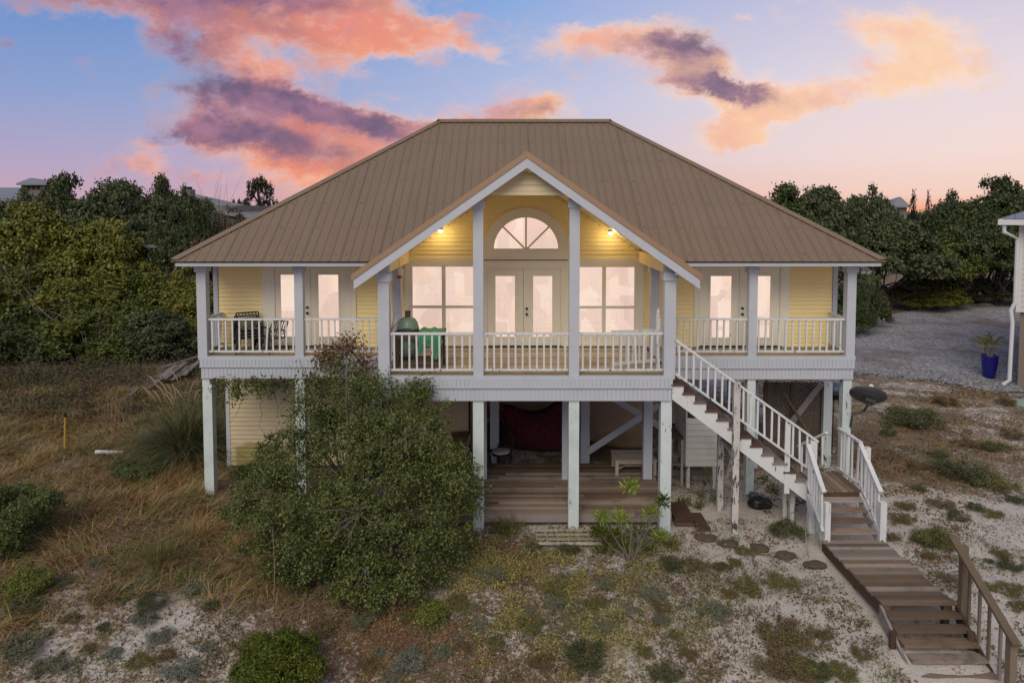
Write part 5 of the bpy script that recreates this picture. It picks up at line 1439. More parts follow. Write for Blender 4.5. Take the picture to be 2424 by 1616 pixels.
def trunk_mesh(kind, mat):
    key = (kind, mat)
    if key in TRUNKS: return TRUNKS[key]
    if kind == 'oak': mb = limbs((0, 0, -.02), [(.2, .1, .55), (-.22, .05, .53), (.05, -.2, .55), (-.05, .2, .58), (.28, -.12, .45), (-.3, -.12, .45)], .022, 3, .10, 1)
    elif kind == 'bare':
        mb = limbs((0, 0, -.02), [(random.Random(k).uniform(-.5, .5), random.Random(k + 50).uniform(-.45, .45), random.Random(k + 90).uniform(.45, 1.02)) for k in range(26)], .006, 5, .07, 4)
    elif kind == 'umb': mb = MB().tube([(0, 0, -.02), (.02, 0, .4), (-.02, 0, .7), (-.08, 0, .9)], [.03, .026, .02, .01], 7).tube([(.01, 0, .45), (.16, .02, .6), (.26, 0, .68)], [.014, .01, .006], 5).tube([(.01, 0, .36), (.2, 0, .42), (.3, 0, .5)], [.012, .008, .005], 5).tube([(0, 0, .62), (.1, -.05, .76), (.14, 0, .84)], [.012, .008, .005], 5).tube([(-.01, 0, .66), (-.16, 0, .78), (-.2, 0, .85)], [.012, .008, .005], 5)
    else: mb = MB().tube([(0, 0, -.03), (0, 0, .5), (0, 0, .95)], [.03, .02, .005], 6)
    TRUNKS[key] = mb.mesh('trunk', M[mat]); return TRUNKS[key]
def tree(name, label, u, vtop, wpx, Y, kind, mat, trunk='oak', bark='bark_dark', cat='tree', group=None, zlow=0, twigs=False):
    top = at(u, vtop, Y); w = wpx / F * Y; b = gz(top.x, Y); h = top.z - b
    t = thing(name, label, cat, (top.x, Y, b), group); rz = (u * .37) % 6.28
    def put(nm, me, sc, dz=0):
        o = link(nm, me, t); o.matrix_parent_inverse = Matrix.Identity(4); o.location = (0, 0, dz); o.scale = sc; o.rotation_euler = (0, 0, rz); return o
    put('trunk', trunk_mesh(trunk, bark), (w * .9 if trunk == 'oak' else w if trunk != 'umb' else h, w if trunk != 'umb' else h, h))
    if kind:
        c = put('crown', crown_mesh(kind, mat), (w / .92, w / .92, (h - zlow) / (1.0 if kind in ('cedar', 'umb') else .86)), zlow)
        if kind == 'umb': c.rotation_euler = (0, 0, 0); c.scale = (w, w, h)
    if kind == 'umb': t.children[0].rotation_euler = (0, 0, 0); t.children[0].scale = (w, w, h)
    if twigs: put('dead_branches', trunk_mesh('bare', 'bark_pale'), (w * .95, w * .95, h * .82))
    return t
TR = [  # name, label, u, top, width, distance, crown, leaves, options
 ('oak_tree', 'tallest dark oak of the left tree line, with a forked trunk', 285, 424, 270, 43, 'oak_a', 'oak2', {}),
 ('oak_tree', 'dark oak just right of the far lookout tower', 160, 430, 210, 46, 'oak_b', 'oak', {}),
 ('oak_tree', 'low dark oak in front of the far tower house', 40, 454, 230, 48, 'oak_c', 'oak', {}),
 ('oak_tree', 'small dark oak between the tall oak and the far chimney', 375, 432, 130, 48, 'oak_b', 'oak', {}),
 ('oak_tree', 'dark oak beneath the far chimney', 428, 450, 150, 45, 'oak_c', 'oak', {}),
 ('oak_tree', 'rounded olive oak with the yellowest crown at the left edge', 80, 497, 300, 38, 'oak_b', 'olive', {}),
 ('oak_tree', 'yellow-green oak below the dark tree line', 230, 520, 260, 38, 'oak_a', 'olive', {}),
 ('oak_tree', 'dark oak right of the pale shed', 408, 505, 150, 40.5, 'oak_b', 'oak', {}),
 ('bare_tree', 'bare reddish brown tree beside the left roof corner', 515, 486, 190, 47, None, None, {'trunk': 'bare', 'bark': 'bark'}),
 ('thicket_tree', 'brownish thicket tree behind the left roof corner', 480, 530, 230, 40, 'low_b', 'brown_leaf', {}),
 ('thicket_tree', 'grey twiggy thicket tree at the left edge', 30, 590, 260, 34.5, 'low_a', 'green', {'twigs': True}),
 ('thicket_tree', 'green thicket tree below the shed', 330, 618, 250, 36, 'low_b', 'green', {}),
 ('thicket_tree', 'thicket tree right beside the left porch post', 440, 628, 210, 35, 'low_a', 'olive', {}),
 ('thicket_tree', 'olive thicket tree left of the middle of the thicket', 190, 625, 270, 34.5, 'low_b', 'olive', {}),
 ('thicket_tree', 'dark thicket tree low at the left edge', 60, 715, 270, 32.5, 'low_b', 'oak', {}),
 ('thicket_tree', 'mid green thicket tree with bare branches at its foot', 240, 700, 270, 33, 'low_a', 'green', {'twigs': True}),
 ('thicket_tree', 'low thicket tree in front of the porch corner', 395, 715, 230, 33, 'low_a', 'oak2', {}),
 ('thicket_tree', 'brown thicket shrub behind the lumber pile', 445, 775, 160, 34.5, 'low_b', 'brown_leaf', {'twigs': True}),
 ('oak_tree', 'dark oak before the pale green roof, left of the bare tree', 470, 470, 170, 49, 'oak_a', 'oak', {}),
 ('thicket_tree', 'low brown-green tree behind the bare reddish tree', 550, 490, 190, 49, 'low_a', 'brown_leaf', {}),
 ('thicket_tree', 'green thicket shrub above the white pipe', 300, 800, 180, 32.5, 'low_a', 'green', {}),
 ('oak_tree', 'oak touching the right slope of the main roof', 1850, 452, 220, 50, 'oak_b', 'oak', {}),
 ('oak_tree', 'broad oak right of the main roof slope', 1945, 440, 210, 50, 'oak_a', 'oak2', {}),
 ('oak_tree', 'oak left of the far roof peak', 2060, 447, 180, 50, 'oak_c', 'oak2', {}),
 ('oak_tree', 'big grey-green oak in the middle of the right trees', 2110, 520, 270, 50, 'oak_a', 'oak2', {}),
 ('oak_tree', 'dark oak behind the drive, left of the neighbour roof', 2270, 462, 210, 51, 'oak_c', 'oak', {}),
 ('oak_tree', 'tallest dark oak above the neighbour roof', 2370, 436, 230, 52, 'oak_b', 'oak', {}),
 ('oak_tree', 'oak hanging over the far edge of the drive', 2320, 545, 250, 53, 'oak_a', 'oak2', {}),
 ('oak_tree', 'yellow-green tree in the middle of the right trees', 2225, 545, 190, 50, 'oak_c', 'green', {}),
 ('oak_tree', 'low yellow-green bush tree at the far end of the drive', 2190, 650, 190, 51, 'low_b', 'olive', {}),
 ('oak_tree', 'dark low tree right beside the right porch post', 2040, 600, 120, 42, 'low_a', 'oak2', {}),
 ('oak_tree', 'dark low tree behind the right porch post', 2005, 650, 130, 40, 'low_b', 'oak', {}),
 ('oak_tree', 'dark undergrowth tree at the back corner of the drive', 2310, 640, 220, 54, 'low_a', 'oak', {}),
 ('oak_tree', 'grey-green oak directly behind the right eave', 1960, 540, 220, 50, 'oak_b', 'oak2', {}),
 ('cedar_tree', 'pointed cedar top right of the far roof peak', 2163, 450, 50, 56, 'cedar', 'pine', {'trunk': 'pole'}),
 ('cedar_tree', 'slim pointed cedar nearest the orange glow', 2198, 452, 36, 57, 'cedar', 'pine', {'trunk': 'pole'}),
 ('cedar_tree', 'dark pointed tree top right of the orange glow', 2246, 450, 60, 56, 'cedar', 'pine', {'trunk': 'pole'}),
 ('cedar_tree', 'pointed tree top standing highest above the right tree line', 2378, 424, 36, 58, 'cedar', 'pine', {'trunk': 'pole'}),
 ('pine_tree', 'large umbrella pine against the orange cloud', 615, 418, 92, 90, 'umb', 'pine', {'trunk': 'umb'}),
 ('pine_tree', 'shorter umbrella pine left of the large one', 582, 470, 34, 120, 'umb', 'pine', {'trunk': 'umb'}),
 ('pine_tree', 'tiny distant pine leftmost of the far group', 553, 471, 14, 170, 'umb', 'pine', {'trunk': 'umb'}),
 ('pine_tree', 'tiny distant pine in the middle of the far group', 566, 470, 14, 170, 'umb', 'pine', {'trunk': 'umb'}),
]
for nm, lab, u, vt, w, Y, kd, mt, op in TR: tree(nm, lab, u, vt, w, Y, kd, mt, **op)
# distant woods along the horizon
def far_woods():
    r = np.random.default_rng(3); L = []
    for k in range(260):
        a = math.radians(r.uniform(-62, 62)); D = r.uniform(150, 330); h = r.uniform(3.6, 6.4)
        L.append((D * math.sin(a), D * math.cos(a), h * .5, 9, 9, h * .52))
    V, Fc = crown_cloud(L, 30000, 1.1, 8, 6, .4, -.2, .5, .8)
    tag(link('far_woods', np_mesh('far_woods', V, Fc, M['oak'])), 'dark distant woods along the horizon', kind='stuff')
far_woods()

# the big shrub before the house
def big_shrub():
    t = thing('evergreen_shrub', 'large evergreen shrub climbing in front of the left porch', 'shrub', ground_at(850, 1330))
    def lump_px(u, v, rpx, Y, sq=(1, .85, .85)):
        p = at(u, v, Y); r = rpx / F * Y; return (p.x, p.y, max(p.z, r * .3), r * sq[0], r * sq[1], r * sq[2])
    L = [lump_px(*a) for a in ((640, 1150, 85, 14.2), (720, 1110, 100, 14.4), (600, 1230, 70, 13.9), (690, 1250, 120, 13.6), (800, 1200, 130, 13.6), (900, 1130, 130, 14.2), (1000, 1080, 100, 14.5), (1085, 1130, 72, 14.6), (1030, 1190, 110, 14.0), (1100, 1210, 60, 14.2), (930, 1260, 120, 13.3), (1050, 1280, 75, 13.6), (780, 1320, 110, 13.0), (880, 1350, 100, 12.7), (960, 1370, 80, 12.7), (680, 1340, 75, 13.1), (640, 1300, 60, 13.3),
          (820, 1040, 110, 14.7), (930, 1010, 100, 14.7), (1000, 1000, 70, 14.8), (770, 1010, 60, 14.8), (860, 960, 75, 14.9), (960, 960, 60, 14.9), (860, 1410, 55, 12.3), (1040, 1330, 60, 13.2), (570, 1190, 45, 14.2), (1120, 1170, 42, 14.5))]
    rr = np.random.default_rng(77); S = []
    for (x, y, z, a, b, c) in L:
        S.append((x, y, z, a * .68, b * .68, c * .68))
        for _ in range(14):
            d = unit(rr.normal(size=3) + (0, -.5, .35)); k = rr.uniform(.12, .36); e = rr.uniform(.8, 1.12)
            S.append((x + d[0] * a * e, y + d[1] * b * e, max(.1, z + d[2] * c * e), a * k, b * k, c * k * .85))
    V1, F1 = crown_cloud(S, 105000, .056, 21, 8, .6, -.6, .05, .52)
    link('foliage', np_mesh('foliage', V1, F1, M['shrub']), t)
    L2 = [lump_px(*a) for a in ((745, 905, 42, 16.2), (800, 880, 52, 16.1), (850, 880, 42, 16.0), (770, 930, 55, 15.9), (850, 930, 50, 15.7), (720, 950, 32, 15.9), (930, 925, 34, 15.2), (990, 915, 32, 15.1), (1015, 905, 20, 15.1), (900, 900, 22, 15.25), (960, 940, 36, 15.1), (700, 980, 40, 15.6), (760, 985, 50, 15.4))]
    V2, F2 = crown_cloud(L2, 5200, .075, 22, 7, .9, -1, .10, .5)
    link('top_sprays', np_mesh('top_sprays', V2, F2, M['shrub']), t)
    L3 = [lump_px(*a) for a in ((800, 838, 45, 16.2), (830, 815, 32, 16.2), (770, 850, 32, 16.2), (860, 855, 28, 16.1))]
    V3, F3 = crown_cloud(L3, 1700, .075, 23, 6, .9, -1, .09, .5)
    link('rusty_top', np_mesh('rusty_top', V3, F3, M['shrub_red']), t, label='rusty red-brown leaf sprays at the very top')
    b = Vector((-2.9, 13.9, 0)); mb = limbs(b, [at(u, v, Y) for u, v, Y in ((640, 1120, 14.2), (740, 950, 15.8), (810, 830, 16.2), (860, 820, 16.2), (1010, 905, 15.1), (1000, 1010, 14.8), (1100, 1150, 14.5), (960, 1360, 12.7), (700, 1330, 13.0), (860, 1080, 14.6), (780, 960, 15.6), (930, 960, 14.9))], .045, 9, .06, 4)
    part('branches', mb, 'bark', t)
    # pale bare twigs that show on the crown
    r = random.Random(5)
    def fan(u, v, Y, dirs):
        c = at(u, v, Y); tw = MB()
        for du, dv, l in dirs:
            e = at(u + du, v + dv, Y - .25); m_ = c.lerp(e, .5) + Vector((r.gauss(0, .04), -.1, r.gauss(0, .04)))
            tw.tube([c, m_, e], [.010, .007, .003], 5)
            e2 = m_ + (e - c) * .4 + Vector((r.gauss(0, .12), -.02, r.gauss(0, .12))); tw.tube([m_, e2], [.007, .003], 4)
        part('bare_twigs', tw, 'bark', t)
    fan(850, 1215, 12.75, [(-70, 20, 1), (-95, 55, 1), (-40, 60, 1), (-20, 75, 1), (75, 40, 1), (50, 20, 1), (-10, -40, 1), (20, -30, 1), (-85, -5, 1)])
    fan(960, 1035, 13.75, [(15, -70, 1), (30, -40, 1), (-60, 40, 1), (-30, 15, 1), (60, -45, 1), (10, 50, 1)])
    fan(870, 1340, 12.0, [(-15, 40, 1), (20, 45, 1), (-30, 50, 1)]); fan(660, 1195, 13.2, [(-45, -5, 1), (40, -25, 1)])
big_shrub()
def vine():
    t = thing('hanging_vine', 'leafy vine trailing under the left porch skirt', 'vine', at(600, 920, 16.9))
    r = np.random.default_rng(4); C = []; st_ = MB()
    for k in range(46):
        u = r.uniform(508, 700); l = r.uniform(10, 50) * (1.3 if u < 560 else 1); p0 = at(u, 897, 16.95); p1 = at(u + r.normal(0, 16), 897 + l, 16.9 + r.normal(0, .08))
        st_.tube([p0, p0.lerp(p1, .5) + Vector((r.normal(0, .03), r.normal(0, .03), 0)), p1], [.006, .005, .003], 4)
        for q in range(int(l * .75)):
            f = r.random(); C.append(np.array(p0.lerp(p1, f)) + r.normal(0, .05, 3))
    for (a, b) in (((570, 950), (545, 1000)), ((615, 950), (612, 1015)), ((652, 940), (655, 990))):
        A_, B_ = at(*a, 16.95), at(*b, 16.95); st_.tube([A_, A_.lerp(B_, .5) + Vector((.06, 0, 0)), B_], [.006, .005, .003], 4)
    st_.tube([at(700, 912, 16.6), at(640, 903, 16.85), at(560, 905, 16.9), at(510, 915, 16.9)], [.014, .012, .01, .006], 5)
    C = np.array(C); N = unit(r.normal(size=C.shape) + (0, -.6, .3)); A = unit(np.cross(N, r.normal(size=C.shape))); s = r.uniform(.05, .11, len(C))
    V, Fc = leaves(C, A, np.cross(N, A), s, s * .5)
    link('leaves', np_mesh('leaves', V, Fc, M['shrub']), t); part('stems', st_, 'bark_dark', t)
vine()
def blade_plant(name, label, cat, heads, mat, nl, ll, lw, seed, stem_mat='bark'):
    """Stems with whorls of long narrow leaves (oleander, cassia)."""
    t = None; r = np.random.default_rng(seed); Vs, Fs, o = [], [], 0; st_ = MB()
    b = heads['base']; t = thing(name, label, cat, b)
    for k, (p, rad, m_) in enumerate(heads['at']):
        st_.tube([b + Vector((r.normal(0, .05), r.normal(0, .05), 0)), b.lerp(p, .5) + Vector((r.normal(0, .06), r.normal(0, .06), 0)), p], [.014, .01, .006], 5)
        d = unit(r.normal(size=(nl, 3)) + (0, 0, .45)); C = np.array(p) + d * rad * r.uniform(.3, 1, (nl, 1)) * (1, 1, .8)
        A = unit(d + r.normal(size=d.shape) * .35); B_ = unit(np.cross(A, r.normal(size=d.shape))); s = ll * r.uniform(.7, 1.2, nl)
        V, Fc = leaves(C, A, B_, s, s * lw)
        link('leaf_head', np_mesh('leaf_head', V, Fc, M[m_]), t)
    part('stems', st_, stem_mat, t); return t
by = 14.75
H = [((at(1492, 1152, by), .22, 'tip')), (at(1425, 1222, by), .22, 'tip'), (at(1470, 1225, by - .1), .24, 'tip'), (at(1540, 1215, by), .26, 'tip'), (at(1570, 1185, by), .20, 'bright'), (at(1415, 1260, by - .2), .22, 'bright'), (at(1450, 1270, by - .2), .28, 'bright'), (at(1510, 1265, by - .2), .30, 'bright'), (at(1560, 1270, by - .1), .24, 'tip'), (at(1480, 1300, by - .3), .3, 'green'), (at(1430, 1310, by - .35), .26, 'bright'), (at(1540, 1310, by - .3), .28, 'green'), (at(1590, 1290, by - .2), .18, 'olive_clump')]
blade_plant('young_shrub', 'young shrub with lime green leaf tips before the low deck', 'shrub', {'base': ground_at(1490, 1335), 'at': H}, 'tip', 130, .15, .2, 31)
bo = at(640, 1100, 15.0); H = [(at(u, v, 15.2), .17, 'shrub') for u, v in ((640, 1040), (670, 1030), (620, 1060), (655, 1055), (690, 1055), (615, 1085), (640, 1090), (668, 1080))]
blade_plant('oleander', 'dark spiky-leaved oleander above the large shrub on its left', 'shrub', {'base': Vector((bo.x, 15.2, 0)), 'at': H}, 'shrub', 70, .17, .17, 32)
H = [(ground_at(u, v) + Vector((0, 0, h)), .13, 'shrub') for u, v, h in ((1612, 1195, .1), (1625, 1200, .15), (1660, 1195, .2), (1668, 1180, .4), (1675, 1165, .55), (1690, 1195, .15), (1655, 1205, .1))]
blade_plant('seedling', 'small leafy seedlings on the sand left of the stair post', 'plant', {'base': ground_at(1655, 1205), 'at': H}, 'shrub', 40, .09, .45, 33)

# rounded bushes: foreground and left edge
def dome_bush(name, label, u, v, rpx, mat, n, size, seed, hfac=.9, Y=None, cat='bush', spike=.5, group=None):
    g = ground_at(u, v); r_ = rpx / F * g.y; r = np.random.default_rng(seed); L = []
    for k in range(34):
        a = r.uniform(0, 6.28); rr = .82 * math.sqrt(r.random()); z = (1 - rr ** 2) ** .5 * .78
        s = r.uniform(.16, .27); L.append((g.x + r_ * rr * math.cos(a), g.y + r_ * rr * math.sin(a), g.z + r_ * hfac * z, r_ * s, r_ * s, r_ * s * 1.15))
    L.append((g.x, g.y, g.z + r_ * .1, r_ * .75, r_ * .75, r_ * .6 * hfac))
    t = thing(name, label, cat, g, group)
    V, Fc = crown_cloud(L, n, size, seed, 8, .4, -.3, size * .55, .38)
    link('foliage', np_mesh('foliage', V, Fc, M[mat]), t)
    part('stems', limbs(g - Vector((0, 0, .05)), [(l[0], l[1], l[2]) for l in L[:8]], .016, seed, .05, 1), 'bark', t)
dome_bush('rosemary_bush', 'rounded bright green bush at the bottom edge', 655, 1640, 128, 'bright', 46000, .05, 61, 1.0)
dome_bush('dark_bush', 'dark green leafy bush at the left edge of the grass', 10, 1300, 150, 'shrub', 40000, .06, 62, .95)
dome_bush('dark_bush', 'small bright-leaved low bush below the dark left-edge bush', 70, 1400, 60, 'green', 8000, .05, 63, .6)
dome_bush('round_shrub', 'small mid green round shrub in front of the large evergreen', 1022, 1470, 42, 'green', 6000, .045, 64, .9)
dome_bush('trailing_ivy', 'low leafy trailing plant left of the first left pile', 590, 1130, 45, 'shrub', 5000, .05, 65, .5)
dome_bush('low_creeper', 'dark green creeper in the grass beside the left pile', 340, 1115, 75, 'shrub', 9000, .05, 66, .22)

# pampas grass clump
def blades(base, n, L, spread, w, mat, seed, droop=.7, seg=5, name='blades', rad=.25):
    r = np.random.default_rng(seed); az = r.uniform(0, 6.283, n); ln = L * r.uniform(.55, 1.1, n); lean = spread * r.random(n) ** .7
    bx = base[0] + rad * r.normal(size=n); by_ = base[1] + rad * r.normal(size=n); bz = np.full(n, base[2])
    return ribbon(bx, by_, bz, az, ln, lean, w, droop, seg, r)
def ribbon(bx, by_, bz, az, ln, lean, w, droop, seg, r):
    n = len(bx); t = np.linspace(0, 1, seg + 1)[None, :]
    out = ln[:, None] * (np.sin(lean)[:, None] * t + droop * .5 * t ** 2 * np.sin(lean + .5)[:, None]); upz = ln[:, None] * (np.cos(lean)[:, None] * t - droop * .55 * t ** 2.2 * (lean[:, None] + .25))
    x = bx[:, None] + out * np.cos(az)[:, None]; y = by_[:, None] + out * np.sin(az)[:, None]; z = bz[:, None] + np.maximum(upz, .015)
    tw = az + 1.5708 + r.normal(0, .5, n); wx = np.cos(tw)[:, None] * w / 2 * (1 - t * .92); wy = np.sin(tw)[:, None] * w / 2 * (1 - t * .92)
    A = np.stack([x - wx, y - wy, z], -1); B_ = np.stack([x + wx, y + wy, z], -1)
    V = np.stack([A, B_], 2).reshape(-1, 3); k = (seg + 1) * 2
    i = np.arange(n)[:, None] * k + np.arange(seg)[None, :] * 2
    return V, np.stack([i, i + 1, i + 3, i + 2], -1).reshape(-1, 4)
g = ground_at(445, 1080); pg_ = thing('pampas_grass', 'tall pampas grass clump with pale plumes beside the left pile', 'grass clump', g)
V, Fc = blades(g, 2600, 2.0, .95, .024, 'pampas', 71, .8, 6); link('blades', np_mesh('blades', V, Fc, M['pampas']), pg_)
V, Fc = blades(g, 700, 1.8, 1.25, .02, 'dry_grass', 72, .9, 6); link('dry_blades', np_mesh('dry_blades', V, Fc, M['dry_grass']), pg_)
pm = MB(); r_ = random.Random(8)
for k in range(16):
    a = r_.uniform(2.2, 4.4) if k < 12 else r_.uniform(0, 6.28); q = Vector((g.x + math.cos(a) * r_.uniform(.2, 1.1), g.y + math.sin(a) * .4, g.z + r_.uniform(1.45, 2.05)))
    part('plume', MB().tube([q, q + Vector((math.cos(a) * .07, 0, .16)), q + Vector((math.cos(a) * .18, 0, .30)), q + Vector((math.cos(a) * .30, 0, .36))], [.008, .022, .02, .004], 6), 'plume', pg_)

# grass and ground cover: masses nobody could count
def scatter_mask(n, x0, x1, y0, y1, fn, seed):
    r = np.random.default_rng(seed); x = r.uniform(x0, x1, n); y = r.uniform(y0, y1, n)
    k = r.random(n) < fn(x, y); return x[k], y[k], r
def shrub_free(x, y): return 1 - np.exp(-(((x + 2.9) / 1.9) ** 2 + ((y - 14) / 1.6) ** 2) * 1.2)
def on_walk(x, y): return (x > 6.2) & (x < 7.9) & (y < 17)
def dry_grass():
    def dens(x, y):
        g_, red, gr, un, bk, n1, n2 = cover_maps(x, y)
        tuft = sst(fbm(x * 1.7, y * 1.7, 91), .40, .62)
        return g_ * (.12 + .88 * tuft) * (1 - un) * sst(y, 31, 25)
    x, y, r = scatter_mask(230000, -20, -2.2, 10.4, 31, dens, 81)
    # blades gather in tufts
    tx = np.round(x / .22) * .22 + (vnoise(np.round(x / .22), np.round(y / .22), 5) - .5) * .2; ty_ = np.round(y / .22) * .22 + (vnoise(np.round(x / .22), np.round(y / .22), 6) - .5) * .2
    m = .62; x = x * (1 - m) + tx * m; y = y * (1 - m) + ty_ * m
    ln = (.14 + .95 * fbm(x * .75, y * .75, 95) ** 2 + .18 * r.random(len(x))) * (1 - .35 * sst(y, 12.5, 11))
    az = 6.28 * fbm(x * .35, y * .35, 97) * 1.5 + r.normal(0, 1.1, len(x))
    V, Fc = ribbon(x, y, height(x, y) - .02, az, ln, .35 + .75 * r.random(len(x)), .019, .9, 3, r)
    tag(link('dry_grass', np_mesh('dry_grass', V, Fc, M['dry_grass'])), 'long dry reddish brown grass over the left yard', kind='stuff')
    # sparse tufts over the sand and scrub
    def dens2(x, y):
        g_, red, gr, un, bk, n1, n2 = cover_maps(x, y)
        t_ = sst(fbm(x * 2.3, y * 2.3, 101), .50, .70)
        return np.clip(t_ * (.22 + .7 * gr + .4 * red + .35 * bk + .3 * sst(y, 12.4, 11) + .3 * sst(x, 0, -2) * sst(y, 13, 12)), 0, 1) * (1 - .95 * un) * (1 - g_) * (1 - .75 * sst(x, 3.2, 4.4) * sst(y, 17, 16)) * ~on_walk(x, y)
    x, y, r = scatter_mask(260000, -9, 19, 9.6, 28, dens2, 82)
    V, Fc = ribbon(x, y, height(x, y) - .01, r.uniform(0, 6.28, len(x)), .08 + .20 * r.random(len(x)), .3 + .8 * r.random(len(x)), .014, .8, 2, r)
    tag(link('sparse_grass', np_mesh('sparse_grass', V, Fc, M['dry_grass'])), 'thin short dry grass scattered over the sand', kind='stuff')
dry_grass()
def flat_litter(name, mat, n, box, dens, size, seed, label, lift=.03, up=.9):
    x, y, r = scatter_mask(n, *box, dens, seed); k = len(x)
    C = np.stack([x, y, height(x, y) + lift * r.random(k)], 1); N = unit(r.normal(size=(k, 3)) * .55 + (0, 0, up)); A = unit(np.cross(N, r.normal(size=(k, 3)))); s = size * r.uniform(.4, 1.4, k)
    V, Fc = leaves(C, A, np.cross(N, A), s, s * r.uniform(.25, .7, k))
    tag(link(name, np_mesh(name, V, Fc, M[mat])), label, kind='stuff')
def d_litter(x, y):
    g_, red, gr, un, bk, n1, n2 = cover_maps(x, y); t = sst(fbm(x * 1.1, y * 1.1, 111), .42, .66) * .8 + .12
    return np.clip(t * (.75 + .3 * g_ + .3 * gr), 0, 1) * (1 - .75 * un) * ~on_walk(x, y) * (1 - .35 * sst(x, 3, 4.5) * sst(y, 17, 16))
flat_litter('leaf_litter', 'litter', 170000, (-12, 12, 9.6, 20), d_litter, .042, 83, 'brown dead leaves and twig bits strewn over the sand')
flat_litter('back_litter', 'litter', 75000, (8.5, 26, 16, 32), lambda x, y: sst(fbm(x * .5, y * 1.3, 121), .47, .62) * (1 - on_walk(x, y)), .075, 84, 'brown dead growth streaking the sand right of the house')
flat_litter('red_leaf_litter', 'red_litter', 42000, (-5, 1.5, 9.8, 15.5), lambda x, y: np.clip(cover_maps(x, y)[1] * sst(fbm(x * 1.6, y * 1.6, 131), .36, .6), 0, 1), .045, 85, 'rust red fallen leaves around the large shrub')
flat_litter('ground_cover', 'low_green', 230000, (-2.5, 4.5, 10.2, 15.4), lambda x, y: np.clip(cover_maps(x, y)[2] * 1.1 * sst(fbm(x * 1.9, y * 1.9, 141), .38, .6), 0, 1), .040, 86, 'yellow-green low ground cover in front of the low deck', .10, .6)

def low_scrub(name, mat, n, seed, dens, label, leaf=.05, k=14, r0=.06):
    """Small ragged tufts too many to count, rooted in the sand between the larger shrubs."""
    x, y, r = scatter_mask(n, -9.5, 13, 9.7, 21, dens, seed); m = len(x)
    sc = np.repeat(r.uniform(.5, 1.5, m), k); cx = np.repeat(x, k) + r.normal(0, r0, m * k) * sc; cy = np.repeat(y, k) + r.normal(0, r0, m * k) * sc
    C = np.stack([cx, cy, height(cx, cy) + np.abs(r.normal(0, .04, m * k)) * sc + .01], 1); N = unit(r.normal(size=C.shape) + (0, 0, .5)); A = unit(np.cross(N, r.normal(size=C.shape)) + (0, 0, .3))
    s_ = leaf * r.uniform(.5, 1.3, m * k); V, Fc = leaves(C, A, unit(np.cross(N, A)), s_, s_ * .4)
    tag(link(name, np_mesh(name, V, Fc, M[mat])), label, kind='stuff')
def d_scrub(q, lo, hi):
    def f(x, y):
        g_, red, gr, un, bk, n1, n2 = cover_maps(x, y)
        near_ = sst(y, 16.5, 14.5) * (1 - .6 * np.exp(-(((x - 5.2) / 1.3) ** 2 + ((y - 14.2) / 1.2) ** 2)))
        return sst(fbm(x * 1.05, y * 1.05, q), lo, hi) * np.maximum(near_, bk * .8) * (1 - g_ * .7) * (1 - un) * ~on_walk(x, y)
    return f
low_scrub('sage_scrub', 'sage', 9000, 88, d_scrub(151, .46, .62), 'grey-green low scrub sprinkled over the dune sand')
low_scrub('rusty_scrub', 'rust_clump', 9000, 89, d_scrub(161, .46, .62), 'rusty brown low scrub sprinkled over the dune sand')
low_scrub('olive_scrub', 'olive_clump', 8000, 90, d_scrub(171, .47, .63), 'olive low scrub sprinkled over the dune sand')
low_scrub('dead_twigs', 'litter', 9000, 91, d_scrub(181, .40, .60), 'dead brown twigs strewn over the dune sand', .07, 10, .10)

def d_brush(x, y): return sst(fbm(x * .5, y * .5, 191), .28, .55) * sst(y, 20.5, 27) * sst(y, 36, 34) * (x < -8.4)
def brush(name, mat, n, seed, label, leaf=.11, k=26):
    x, y, r = scatter_mask(n, -30, -9, 20, 36, d_brush, seed); m = len(x); sc = np.repeat(r.uniform(.5, 1.6, m), k)
    cx = np.repeat(x, k) + r.normal(0, .20, m * k) * sc; cy = np.repeat(y, k) + r.normal(0, .20, m * k) * sc
    C = np.stack([cx, cy, height(cx, cy) + np.abs(r.normal(0, .26, m * k)) * sc], 1); N = unit(r.normal(size=C.shape) + (0, -.2, .4)); A = unit(np.cross(N, r.normal(size=C.shape)) + (0, 0, .4))
    s_ = leaf * r.uniform(.5, 1.3, m * k); V, Fc = leaves(C, A, unit(np.cross(N, A)), s_, s_ * .4)
    tag(link(name, np_mesh(name, V, Fc, M[mat])), label, kind='stuff')
brush('brown_brush', 'brown_leaf', 4200, 92, 'brown brush along the foot of the left thicket')
brush('olive_brush', 'dark_clump', 4600, 93, 'dull green brush along the foot of the left thicket')
dp = thing('twig_heap', 'dark heap of dead twigs on the sand behind the black bag', 'twig pile', ground_at(1830, 1195)); r_ = random.Random(12)
for k in range(26):
    q = ground_at(1835 + r_.gauss(0, 38), 1190 + r_.gauss(0, 14)); a = r_.uniform(0, 6.28); l = r_.uniform(.15, .45)
    part('twig', MB().tube([q + Vector((0, 0, .02)), q + Vector((math.cos(a) * l * .5, math.sin(a) * l * .3, r_.uniform(.03, .2))), q + Vector((math.cos(a) * l, math.sin(a) * l * .6, r_.uniform(.02, .12)))], [.012, .010, .004], 4), 'bark_dark', dp)
H = [(ground_at(u, v) + Vector((0, 0, h)), .16, 'shrub') for u, v, h in ((1810, 1150, .15), (1845, 1145, .3), (1870, 1160, .15), (1825, 1165, .1))]
blade_plant('weed', 'green weeds growing in the shade behind the twig heap', 'plant', {'base': ground_at(1840, 1170), 'at': H}, 'shrub', 50, .10, .4, 34)

